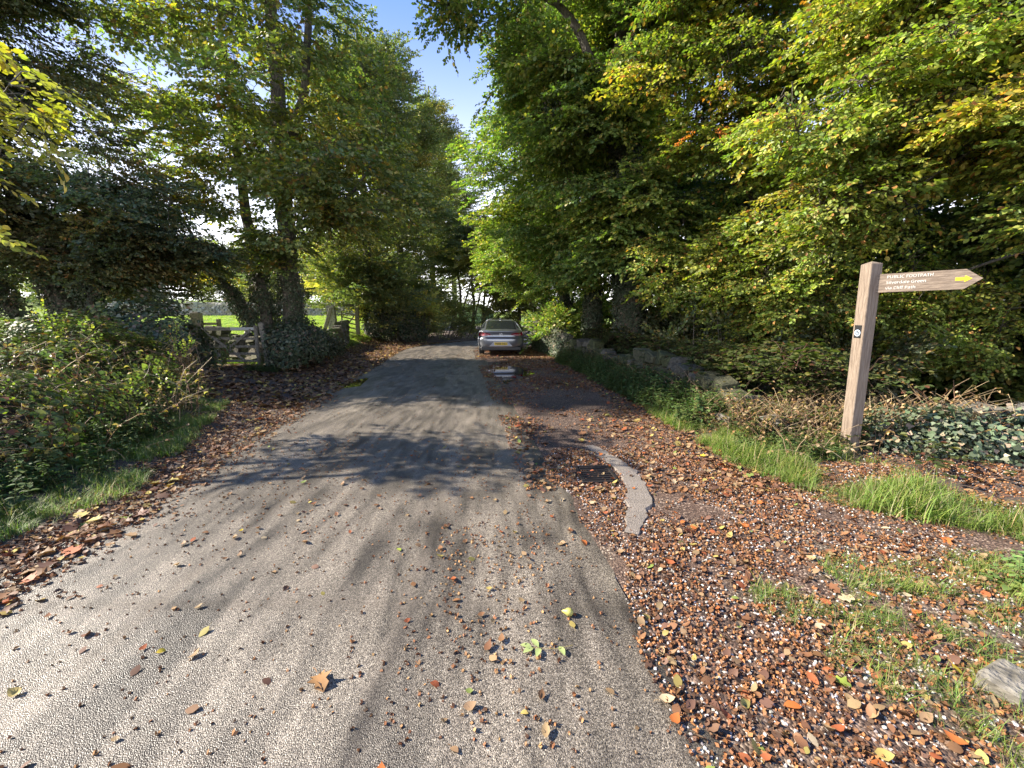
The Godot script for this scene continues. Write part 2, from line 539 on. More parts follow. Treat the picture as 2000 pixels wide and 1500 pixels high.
func ivy_on(t: Node3D, base: Vector3, trunks: Array, iv: Array) -> void:   # [height, per metre]
	var xf := []
	var cols := []
	for tr in trunks:
		var ps: Array = tr[0]
		var ln := 0.0
		for i in ps.size() - 1:
			var a: Vector3 = ps[i]
			var b: Vector3 = ps[i + 1]
			var seg := a.distance_to(b)
			for j in int(seg * iv[1]):
				var u := rng.randf()
				var p := a.lerp(b, u)
				if p.y - base.y > iv[0] * rng.randf_range(0.6, 1.1):
					continue
				var r: float = lerpf(tr[1], tr[2], (i + u) / ps.size())
				var an := rng.randf() * TAU
				var d := Vector3(cos(an), rng.randf_range(-0.2, 0.4), sin(an)).normalized()
				var bs := rot_to(d.cross(Vector3.UP).normalized().rotated(d, rng.randf() * TAU), d)
				xf.append(Transform3D(bs.scaled(Vector3.ONE * rng.randf_range(0.8, 1.3)), p + d * (r + rng.randf_range(0.02, 0.14)) - base))
				cols.append(tone(0.7, 1.2))
	spread(t, "ivy", patch("ivy"), M.ivy, xf, cols)

# low growth over a mound or strip: places given as [x, z, y, normal]
func growth(parent: Node3D, called: String, kind: String, spots: Array, mat: Material, lo := 0.8, hi := 1.3, tl := 0.75, th := 1.25) -> void:
	var xf := []
	var cols := []
	for s in spots:
		var nn: Vector3 = s[1]
		var tang := nn.cross(Vector3(rng.randf_range(-1, 1), rng.randf_range(-1, 1), rng.randf_range(-1, 1))).normalized()
		var bs := Basis(tang, nn, tang.cross(nn)).scaled(Vector3.ONE * rng.randf_range(lo, hi))
		xf.append(Transform3D(bs, s[0] - parent.position))
		cols.append(tone(tl, th))
	spread(parent, called, patch(kind), mat, xf, cols)

func mound_spots(c: Vector3, r: Vector3, k: int, lump := 0.15) -> Array:
	var out := []
	while out.size() < k:
		var d := Vector3(rng.randf_range(-1, 1), rng.randf_range(-0.15, 1), rng.randf_range(-1, 1))
		if d.length() > 1.0 or d.length() < 0.1:
			continue
		d = d.normalized()
		var bump := 1.0 + lump * noise.get_noise_3dv((c + d * r) * 60) * 2.0 + rng.randf_range(-0.08, 0.05)
		var p := c + d * r * bump
		var nn := (d / r).normalized()
		out.append([p, (nn + in_ball() * 0.45).normalized()])
	return out

# ---------------------------------------------------------------- materials
func srgb(r: float, g: float, b: float) -> Color:
	return Color(r, g, b).linear_to_srgb()

func ntex(type: int, freq: float, size: int, cols: Array, inv := false, oct := 4, sd := 1, ret := FastNoiseLite.RETURN_DISTANCE) -> NoiseTexture2D:
	var f := FastNoiseLite.new()
	f.seed = sd
	f.noise_type = type
	f.frequency = freq
	f.fractal_octaves = oct
	f.fractal_type = FastNoiseLite.FRACTAL_FBM if oct > 1 else FastNoiseLite.FRACTAL_NONE
	f.cellular_return_type = ret
	f.cellular_jitter = 1.0
	var t := NoiseTexture2D.new()
	t.width = size
	t.height = size
	t.seamless = true
	t.seamless_blend_skirt = 0.15
	t.invert = inv
	if cols.size():
		var g := Gradient.new()
		g.offsets = PackedFloat32Array()
		g.colors = PackedColorArray()
		var offs := PackedFloat32Array()
		var cc := PackedColorArray()
		for q in cols:
			offs.append(q[0])
			cc.append(srgb(q[1], q[2], q[3]))
		g.offsets = offs
		g.colors = cc
		t.color_ramp = g
	t.noise = f
	return t

func nmap(type: int, freq: float, size: int, strength: float, inv := false, oct := 4, sd := 1) -> NoiseTexture2D:
	var t := ntex(type, freq, size, [], inv, oct, sd)
	t.as_normal_map = true
	t.bump_strength = strength
	return t

func mat(r: float, g: float, b: float, rough := 0.7) -> StandardMaterial3D:
	var m := StandardMaterial3D.new()
	m.albedo_color = srgb(r, g, b)
	m.roughness = rough
	return m

func tri_mat(tex: Texture2D, nrm: Texture2D, scale: Vector3, rough := 0.85, nscale := 1.0, world := true) -> StandardMaterial3D:
	var m := StandardMaterial3D.new()
	m.albedo_texture = tex
	m.roughness = rough
	m.uv1_triplanar = true
	m.uv1_world_triplanar = world
	m.uv1_scale = scale
	if nrm:
		m.normal_enabled = true
		m.normal_texture = nrm
		m.normal_scale = nscale
	m.vertex_color_use_as_albedo = true
	return m

func leaf_mat(rough: float, back: Color, spec := 0.4) -> StandardMaterial3D:
	var m := StandardMaterial3D.new()
	m.vertex_color_use_as_albedo = true
	m.roughness = rough
	m.metallic_specular = spec
	if back.r > 0.0:
		m.backlight_enabled = true
		m.backlight = back
	m.cull_mode = BaseMaterial3D.CULL_DISABLED
	return m

func make_materials() -> void:
	var SX := FastNoiseLite.TYPE_SIMPLEX_SMOOTH
	var CE := FastNoiseLite.TYPE_CELLULAR
	M.leaf = leaf_mat(0.42, srgb(0.72, 0.95, 0.25), 0.45)
	M.ivy = leaf_mat(0.5, srgb(0.18, 0.3, 0.08), 0.3)
	M.weed = leaf_mat(0.5, srgb(0.55, 0.8, 0.22), 0.4)
	M.litter = leaf_mat(0.6, srgb(0.25, 0.2, 0.1), 0.35)
	M.husk = leaf_mat(0.75, Color(0, 0, 0), 0.3)
	M.chip = leaf_mat(0.8, Color(0, 0, 0), 0.35)
	M.bark = tri_mat(ntex(SX, 0.02, 512, [[0.0, 0.035, 0.03, 0.022], [0.45, 0.085, 0.072, 0.052], [0.7, 0.13, 0.115, 0.085], [1.0, 0.10, 0.125, 0.05]], false, 5, 3), nmap(SX, 0.03, 512, 14.0, false, 5, 4), Vector3(1.6, 0.45, 1.6), 0.9)
	M.soil = tri_mat(ntex(SX, 0.03, 1024, [[0.0, 0.5, 0.45, 0.4], [0.5, 0.8, 0.8, 0.8], [1.0, 1.0, 1.0, 1.0]], false, 6, 5), nmap(SX, 0.05, 1024, 10.0, false, 5, 6), Vector3(0.7, 0.7, 0.7), 0.95)
	# worn surface dressing: rounded stone chips in grey dust
	M.road = StandardMaterial3D.new()
	M.road.albedo_texture = ntex(CE, 0.15, 2048, [[0.0, 0.05, 0.045, 0.04], [0.25, 0.12, 0.108, 0.095], [0.5, 0.22, 0.2, 0.178], [0.75, 0.30, 0.275, 0.245], [0.92, 0.40, 0.375, 0.34], [1.0, 0.58, 0.55, 0.5]], false, 1, 7, FastNoiseLite.RETURN_CELL_VALUE)
	M.road.normal_enabled = true
	M.road.normal_texture = nmap(CE, 0.15, 2048, 4.0, true, 1, 7)
	M.road.normal_scale = 1.0
	M.road.roughness = 0.42
	M.road.metallic_specular = 0.5
	M.road.vertex_color_use_as_albedo = true
	M.gravel = StandardMaterial3D.new()
	M.gravel.albedo_texture = ntex(CE, 0.09, 1024, [[0.0, 0.03, 0.02, 0.015], [0.4, 0.075, 0.052, 0.04], [0.7, 0.13, 0.095, 0.075], [0.88, 0.22, 0.18, 0.15], [1.0, 0.44, 0.4, 0.36]], false, 1, 9, FastNoiseLite.RETURN_CELL_VALUE)
	M.gravel.normal_enabled = true
	M.gravel.normal_texture = nmap(CE, 0.09, 1024, 5.0, true, 1, 9)
	M.gravel.roughness = 0.8
	M.gravel.vertex_color_use_as_albedo = true
	M.stone = tri_mat(ntex(SX, 0.015, 512, [[0.0, 0.09, 0.085, 0.07], [0.4, 0.2, 0.19, 0.165], [0.62, 0.3, 0.285, 0.255], [0.8, 0.36, 0.35, 0.31], [1.0, 0.24, 0.25, 0.12]], false, 5, 11), nmap(SX, 0.03, 512, 10.0, false, 5, 12), Vector3(1.5, 1.5, 1.5), 0.9)
	M.loose = M.stone.duplicate()
	M.loose.albedo_color = srgb(0.6, 0.57, 0.52)
	M.concrete = tri_mat(ntex(SX, 0.08, 512, [[0.0, 0.11, 0.09, 0.07], [0.5, 0.2, 0.17, 0.14], [1.0, 0.29, 0.255, 0.22]], false, 5, 13), nmap(SX, 0.2, 512, 6.0, false, 3, 14), Vector3(1.2, 1.2, 1.2), 0.9)
	M.oak = tri_mat(ntex(SX, 0.012, 512, [[0.0, 0.11, 0.082, 0.06], [0.4, 0.165, 0.124, 0.09], [0.6, 0.195, 0.15, 0.11], [1.0, 0.24, 0.19, 0.145]], false, 5, 15), nmap(SX, 0.02, 512, 5.0, false, 5, 16), Vector3(9.0, 0.5, 9.0), 0.75, 1.0, false)
	M.oak_flat = tri_mat(M.oak.albedo_texture, M.oak.normal_texture, Vector3(0.5, 9.0, 9.0), 0.75, 1.0, false)
	M.timber = tri_mat(ntex(SX, 0.012, 512, [[0.0, 0.09, 0.08, 0.06], [0.5, 0.19, 0.17, 0.125], [0.8, 0.25, 0.23, 0.175], [1.0, 0.2, 0.22, 0.11]], false, 5, 17), nmap(SX, 0.03, 512, 6.0, false, 5, 18), Vector3(2.0, 2.0, 2.0), 0.9)
	M.red_wood = mat(0.2, 0.09, 0.06, 0.9)
	M.white_wood = mat(0.42, 0.42, 0.38, 0.8)
	M.recess = mat(0.34, 0.35, 0.38, 0.35)
	M.iron = mat(0.035, 0.03, 0.028, 0.6)
	M.iron.metallic = 0.6
	M.water = mat(0.012, 0.010, 0.008, 0.02)
	M.water.metallic_specular = 0.5
	M.paint = mat(0.17, 0.18, 0.2, 0.3)
	M.paint.metallic = 0.7
	M.paint.clearcoat_enabled = true
	M.paint.clearcoat = 1.0
	M.paint.clearcoat_roughness = 0.06
	M.glass = mat(0.012, 0.015, 0.015, 0.04)
	M.glass.metallic_specular = 0.22
	M.rubber = mat(0.02, 0.02, 0.02, 0.8)
	M.black = mat(0.015, 0.015, 0.016, 0.45)
	M.chrome = mat(0.7, 0.7, 0.72, 0.15)
	M.chrome.metallic = 1.0
	M.lamp_red = mat(0.20, 0.012, 0.02, 0.12)
	M.lamp_clear = mat(0.5, 0.3, 0.32, 0.12)
	M.plate = mat(0.62, 0.42, 0.02, 0.4)
	M.white = mat(0.62, 0.6, 0.55, 0.7)
	M.yellow = mat(0.75, 0.55, 0.02, 0.6)
	M.dry_leaf = M.litter.duplicate()
	M.dry_leaf.albedo_color = srgb(0.3, 0.17, 0.075)
	M.fruit = mat(0.36, 0.33, 0.08, 0.5)
	M.pale_blue = mat(0.42, 0.5, 0.6, 0.5)

# ---------------------------------------------------------------- edges and surfaces
func poly(tab: Array, z: float) -> float:
	for i in tab.size() - 1:
		var a: Vector2 = tab[i]
		var b: Vector2 = tab[i + 1]
		if z <= a.x and z >= b.x:
			return lerpf(a.y, b.y, (a.x - z) / (a.x - b.x))
	return tab[0].y if z > tab[0].x else tab[-1].y

var VERGE := [Vector2(3, 5.4), Vector2(0, 4.9), Vector2(-2.0, 4.3), Vector2(-2.8, 3.75), Vector2(-3.3, 2.9), Vector2(-4.06, 2.64), Vector2(-4.9, 2.5), Vector2(-6.5, 2.4), Vector2(-10.3, 2.14), Vector2(-17.4, 1.3), Vector2(-24, 1.2)]
var LEFT := [Vector2(2, -3.0), Vector2(-1.0, -3.25), Vector2(-2.57, -3.6), Vector2(-3.3, -3.75), Vector2(-4.72, -4.3), Vector2(-6.88, -5.25), Vector2(-9.0, -6.9)]
func left_x(z: float) -> float: return poly(LEFT, z)
var WALL := [Vector2(-5.2, 3.75), Vector2(-5.9, 3.62), Vector2(-6.9, 3.48), Vector2(-8.3, 3.25), Vector2(-12.1, 2.72), Vector2(-15.3, 2.02), Vector2(-20.0, 1.1), Vector2(-23.0, 1.3)]
func verge_x(z: float) -> float: return poly(VERGE, z)
func wall_x(z: float) -> float: return poly(WALL, z)

func surf(x: float, z: float) -> float:
	var d := lane_off(x, z)
	if absf(d) < 1.95:
		return 0.022 + 0.03 * (1.0 - d * d / 3.8)
	if d > 0.0 and x < verge_x(z) + 0.2 and z > -21.0:
		return 0.018
	return ground(x, z)

func build_ground() -> void:
	var xs := []
	var x := -160.0
	while x <= 160.0:
		xs.append(x)
		x += 8.0 if absf(x + 2) > 34.0 else (1.2 if x < -13.0 or x > 9.0 else 0.28)
	var zs := []
	var z := 16.0
	while z >= -190.0:
		zs.append(z)
		z -= 0.28 if z < 2.5 and z > -14.0 else (0.8 if z < 8.0 and z > -46.0 else 7.0)
	var mb := MB.new()
	var W := xs.size()
	for j in zs.size():
		for i in W:
			var px: float = xs[i]
			var pz: float = zs[j]
			var d := lane_off(px, pz) if absf(px) < 30.0 else 20.0
			var grass := 0.0
			if px < -7.4 and pz < -12.6:
				grass = sst(-7.4, -9.2, px) * sst(-12.6, -14.5, pz)
			if Vector2(px, pz).length() > 60.0:
				grass = 1.0
			var brown := Color(0.085, 0.058, 0.042)
			var green := Color(0.2, 0.29, 0.04)
			var patchy := noise.get_noise_2d(px * 25, pz * 25) * 0.25
			mb.vert(Vector3(px, ground(px, pz), pz), Vector3.UP, brown.lerp(green, clampf(grass, 0, 1)) * (1.0 + patchy))
	for j in zs.size() - 1:
		for i in W - 1:
			var a := j * W + i
			mb.tri(a, a + 1, a + W + 1)
			mb.tri(a, a + W + 1, a + W)
	# smooth normals
	for j in zs.size():
		for i in W:
			var k := j * W + i
			var px := mb.v[mini(k + 1, j * W + W - 1)] - mb.v[maxi(k - 1, j * W)]
			var pz := mb.v[mini(j + 1, zs.size() - 1) * W + i] - mb.v[maxi(j - 1, 0) * W + i]
			mb.n[k] = px.cross(pz).normalized() * -1.0 if px.cross(pz).y < 0 else px.cross(pz).normalized()
	tag(put(mb, "ground", M.soil), "", "", "", "structure")

func build_road() -> void:
	var mb := MB.new()
	var cols := 72
	var rows := 0
	var along := 0.0
	for i in lane.size():
		var p: Vector2 = lane[i]
		var t: Vector2 = (lane[mini(i + 1, lane.size() - 1)] - lane[maxi(i - 1, 0)]).normalized()
		var rt := Vector2(-t.y, t.x)
		for j in cols + 1:
			var u := float(j) / cols * 2.0 - 1.0
			var d := u * 1.95
			if j == 0 or j == cols:
				d += noise.get_noise_2d(i * 14.0, u * 500) * 0.22 + noise.get_noise_2d(i * 60.0, u * 900) * 0.08
			var q := p + rt * d
			var y := 0.022 + 0.03 * (1.0 - u * u) + noise.get_noise_2d(q.x * 22, q.y * 22) * 0.008
			if j == 0 or j == cols:
				y = 0.004
			# wheel tracks worn pale, damp strips between
			var s := along
			var tr := 0.0
			tr += exp(-pow((d + 0.95 + noise.get_noise_2d(s * 8, 5) * 0.3) / 0.16, 2)) * 0.30
			tr += exp(-pow((d - 0.15 + noise.get_noise_2d(s * 6, 95) * 0.4) / 0.35, 2)) * 0.22
			tr += exp(-pow((d - 1.15 + noise.get_noise_2d(s * 6, 195) * 0.3) / 0.25, 2)) * 0.15
			tr -= exp(-pow((d + 0.5 + noise.get_noise_2d(s * 9, 295) * 0.3) / 0.22, 2)) * 0.22
			tr -= exp(-pow((d - 0.7 + noise.get_noise_2d(s * 7, 395) * 0.35) / 0.2, 2)) * 0.16
			tr += noise.get_noise_2d(d * 60, s * 9) * 0.4 + noise.get_noise_2d(d * 110, s * 55 + 700) * 0.3
			var edge := sst(0.8, 1.0, absf(u)) * 0.35
			tr = tr * (0.36 + noise.get_noise_2d(q.x * 150, q.y * 60 + 50) * 1.2)
			tr += noise.get_noise_2d(q.x * 300, q.y * 260) * 0.5 + noise.get_noise_2d(q.x * 900, q.y * 900) * 0.55
			tr -= sst(0.10, 0.22, noise.get_noise_2d(q.x * 120 + 40, q.y * 45)) * 0.22
			var k := clampf(0.58 + tr * 0.8 - edge * 0.6, 0.2, 1.0)
			mb.vert(Vector3(q.x, y, q.y), Vector3.UP, Color(k * 0.95, k * (0.88 - 0.02 * edge), k * (0.76 - 0.1 * edge)), q / 1.4)
		rows += 1
		along += 0.25
	for i in rows - 1:
		for j in cols:
			var a := i * (cols + 1) + j
			var b := a + cols + 1
			mb.tri(a, a + 1, b + 1)
			mb.tri(a, b + 1, b)
	tag(put(mb, "road", M.road), "", "", "", "structure")
	# lay-by of trodden gravel between the lane and the wooded verge
	mb = MB.new()
	var zz := 3.5
	rows = 0
	while zz > -21.0:
		var xa := -0.97 + LX * zz + 1.80
		var xb := verge_x(zz) + 0.35 + noise.get_noise_2d(zz * 40, 11) * 0.25
		for j in 31:
			var u := j / 30.0
			var px := lerpf(xa, xb, u)
			var n1 := noise.get_noise_2d(px * 40, zz * 40)
			var k := clampf(0.95 + n1 * 0.7 + noise.get_noise_2d(px * 140, zz * 140) * 0.3, 0.45, 1.6)
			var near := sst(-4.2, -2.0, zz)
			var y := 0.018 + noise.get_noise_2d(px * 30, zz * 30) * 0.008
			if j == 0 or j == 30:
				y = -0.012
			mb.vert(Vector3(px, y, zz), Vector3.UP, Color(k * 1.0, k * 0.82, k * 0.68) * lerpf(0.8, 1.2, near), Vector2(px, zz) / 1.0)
		rows += 1
		zz -= 0.2
	for i in rows - 1:
		for j in 30:
			var a := i * 31 + j
			var b := a + 31
			mb.tri(a, a + 1, b + 1)
			mb.tri(a, b + 1, b)
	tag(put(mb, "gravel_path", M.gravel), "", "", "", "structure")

func puddle(c: Vector3, rx: float, rz: float, sd: float, label: String) -> void:
	var mb := MB.new()
	var m := mb.vert(c, Vector3.UP)
	var ids := []
	for i in 40:
		var a := TAU * i / 40.0
		var k := 1.0 + noise.get_noise_2d(cos(a) * 40 + sd, sin(a) * 40 + sd) * 1.1 + noise.get_noise_2d(cos(a) * 130 + sd, sin(a) * 130) * 0.35
		ids.append(mb.vert(c + Vector3(cos(a) * rx * k, 0, sin(a) * rz * k), Vector3.UP))
	for i in 40:
		mb.tri(m, ids[(i + 1) % 40], ids[i])
	tag(put(mb, "puddle", M.water), label, "puddle", "puddles on the lane")

# ---------------------------------------------------------------- signpost
func build_signpost() -> void:
	var t := thing("signpost", "weathered square oak footpath signpost with one arrow-shaped arm", "signpost", Vector3(3.93, 0.02, -4.46), "")
	t.rotation.y = deg_to_rad(4.0)
	t.rotation.z = 0.026
	var mb := MB.new()
	cbox(mb, Transform3D(Basis(), Vector3(0, 0.93, 0)), Vector3(0.13, 2.48, 0.13), 0.006)
	# weathered cap
	var a := [Vector3(-0.065, 2.17, 0.065), Vector3(0.065, 2.17, 0.065), Vector3(0.065, 2.17, -0.065), Vector3(-0.065, 2.17, -0.065)]
	for i in 4:
		mb.face([a[i] * Vector3(0.95, 1, 0.95), a[(i + 1) % 4] * Vector3(0.95, 1, 0.95), Vector3(0, 2.198, 0)])
	put(mb, "post", M.oak, t)
	# the arm, let into the post at an angle
	var arm := Node3D.new()
	arm.name = "arm"
	arm.position = Vector3(0.03, 1.865, 0.045)
	arm.rotation.y = deg_to_rad(-45.0)
	t.add_child(arm)
	mb = MB.new()
	var out := [Vector2(0, 0), Vector2(0.64, 0), Vector2(0.755, 0.095), Vector2(0.64, 0.19), Vector2(0, 0.19)]
	var f := []
	var b := []
	for p in out:
		f.append(Vector3(p.x, p.y, 0.022))
		b.append(Vector3(p.x, p.y, -0.022))
	mb.face(f)
	var br := b.duplicate()
	br.reverse()
	mb.face(br)
	for i in out.size():
		var j := (i + 1) % out.size()
		mb.face([b[i], b[j], f[j], f[i]])
	put(mb, "board", M.oak_flat, arm)
	var font := SystemFont.new()
	font.font_names = PackedStringArray(["Droid Sans"])
	var lines := [["PUBLIC FOOTPATH", 0.142, 0.055], ["Silverdale Green", 0.085, 0.055], ["via Cliff Path", 0.028, 0.055]]
	for l in lines:
		var tm := TextMesh.new()
		tm.text = l[0]
		tm.font = font
		tm.font_size = 48
		tm.pixel_size = l[2] / 48.0 * 0.74
		tm.depth = 0.003
		tm.horizontal_alignment = HORIZONTAL_ALIGNMENT_LEFT
		tm.vertical_alignment = VERTICAL_ALIGNMENT_BOTTOM
		var o := put_mesh(tm, "lettering", M.white, arm)
		o.position = Vector3(0.078, l[1] - 0.010, 0.0235)
	mb = MB.new()
	var ar := [Vector2(0, 0.016), Vector2(0.062, 0.016), Vector2(0.062, 0), Vector2(0.112, 0.031), Vector2(0.062, 0.062), Vector2(0.062, 0.046), Vector2(0, 0.046)]
	for q in [[0, 1, 5, 6], [2, 3, 4], [1, 2, 4, 5]]:
		var ps := []
		for k in q:
			ps.append(Vector3(0.575 + ar[k].x, 0.068 + ar[k].y, 0.0245))
		mb.face(ps)
	for i in 7:
		var p0: Vector2 = ar[i]
		var p1: Vector2 = ar[(i + 1) % 7]
		mb.face([Vector3(0.575 + p0.x, 0.068 + p0.y, 0.02), Vector3(0.575 + p1.x, 0.068 + p1.y, 0.02), Vector3(0.575 + p1.x, 0.068 + p1.y, 0.0245), Vector3(0.575 + p0.x, 0.068 + p0.y, 0.0245)])
	put(mb, "yellow_arrow", M.yellow, arm)
	# small waymark plate on the lane-side face
	mb = MB.new()
	cbox(mb, Transform3D(Basis(), Vector3(-0.067, 1.45, 0.0)), Vector3(0.006, 0.14, 0.082), 0.002)
	var pl := put(mb, "waymark_plate", M.black, t)
	mb = MB.new()
	disc_x(mb, Vector3(-0.0715, 1.435, 0.0), 0.036, 0.0)
	put(mb, "disc", M.pale_blue, pl)
	mb = MB.new()
	disc_x(mb, Vector3(-0.0725, 1.432, 0.0), 0.024, 0.014)
	cbox(mb, Transform3D(Basis(), Vector3(-0.0725, 1.436, 0.0)), Vector3(0.0006, 0.02, 0.008), 0.0001)
	put(mb, "emblem", M.black, pl)
	for s in [-1, 1]:
		for q in [-1, 1]:
			mb = MB.new()
			disc_x(mb, Vector3(-0.071, 1.45 + s * 0.061, q * 0.034), 0.005, 0.0)
			put(mb, "screw", M.chrome, pl)

func disc_x(mb: MB, c: Vector3, r: float, hole: float) -> void:   # faces -x
	for i in 24:
		var a := TAU * i / 24
		var b := TAU * (i + 1) / 24
		var p := Vector3(0, sin(a), cos(a))
		var q := Vector3(0, sin(b), cos(b))
		mb.face([c + p * hole, c + p * r, c + q * r, c + q * hole] if hole > 0.0 else [c, c + p * r, c + q * r])

# ---------------------------------------------------------------- walls, gates and fences
var stone_meshes: Array = []
func make_stones() -> void:
	for i in 14:
		var mb := MB.new()
		cbox(mb, Transform3D(), Vector3.ONE, rng.randf_range(0.05, 0.1), Color.WHITE, 0.3)
		stone_meshes.append(mb.mesh())

func stone_tones() -> Array:
	var out := []
	for c in [Color(1, 1, 1), Color(0.8, 0.78, 0.74), Color(1.15, 1.1, 1.0), Color(0.7, 0.75, 0.5), Color(0.55, 0.66, 0.32)]:
		var m: StandardMaterial3D = M.stone.duplicate()
		m.albedo_color = srgb(minf(c.r * 0.42, 1), minf(c.g * 0.4, 1), minf(c.b * 0.35, 1))
		out.append(m)
	return out

func stone_wall(called: String, label: String, path: Array, heights: Array, moss: float, group := "") -> Node3D:
	var t := thing(called, label, "wall", gp(path[0].x, path[0].y), group)
	var tones := stone_tones()
	var total := 0.0
	for i in path.size() - 1:
		total += path[i].distance_to(path[i + 1])
	var course := 0.0
	var row := 0
	while course < 1.6:
		var s := rng.randf() * 0.2
		var hh := rng.randf_range(0.13, 0.2)
		while s < total:
			var ln := rng.randf_range(0.2, 0.46)
			var m := s + ln * 0.5
			var acc := 0.0
			for i in path.size() - 1:
				var l: float = path[i].distance_to(path[i + 1])
				if m <= acc + l or i == path.size() - 2:
					var u := (m - acc) / l
					var p: Vector2 = path[i].lerp(path[i + 1], u)
					var top: float = lerpf(heights[i], heights[i + 1], u) + noise.get_noise_2d(m * 40, 77) * 0.3
					if course < top:
						var dirv := (path[i + 1] - path[i]).normalized() as Vector2
						var last := course + hh >= top
						var h2 := hh * (rng.randf_range(1.1, 1.7) if last else rng.randf_range(0.9, 1.1))
						var bs := Basis(Vector3.UP, -atan2(dirv.y, dirv.x) + rng.randf_range(-0.12, 0.12)) * Basis(Vector3(0, 0, 1), rng.randf_range(-0.09, 0.09) * (2.5 if last else 1.0)) * Basis(Vector3(1, 0, 0), rng.randf_range(-0.1, 0.1))
						var o := put_mesh(stone_meshes[rng.randi() % stone_meshes.size()], "stone", tones[rng.randi() % 3 if rng.randf() > moss else 3 + rng.randi() % 2], t)
						var g := ground(p.x, p.y)
						o.transform = Transform3D(bs.scaled_local(Vector3(ln * 1.05, h2 * 1.08, rng.randf_range(0.3, 0.42))), Vector3(p.x, g + course + h2 * 0.5 - 0.03, p.y) + bs.z * rng.randf_range(-0.04, 0.04) - t.position)
					break
				acc += l
			s += ln
		course += hh
		row += 1
	return t

func gate_post(label: String, p: Vector3, top: Vector3, w: float, m: Material, called := "gate_post") -> Node3D:
	var t := thing(called, label, "post", p)
	var mb := MB.new()
	mb.o = p
	beam(mb, p - (top - p).normalized() * 0.25, top, w, w, 0.012, Color.WHITE, Vector3(0.2, 0, 1))
	put(mb, "shaft", m, t)
	mb = MB.new()
	mb.o = p
	var d := (top - p).normalized()
	beam(mb, top + d * 0.001, top + d * 0.03, w * 0.7, w * 0.7, 0.012, Color.WHITE, Vector3(0.2, 0, 1))
	put(mb, "weathered_top", m, t)
	return t

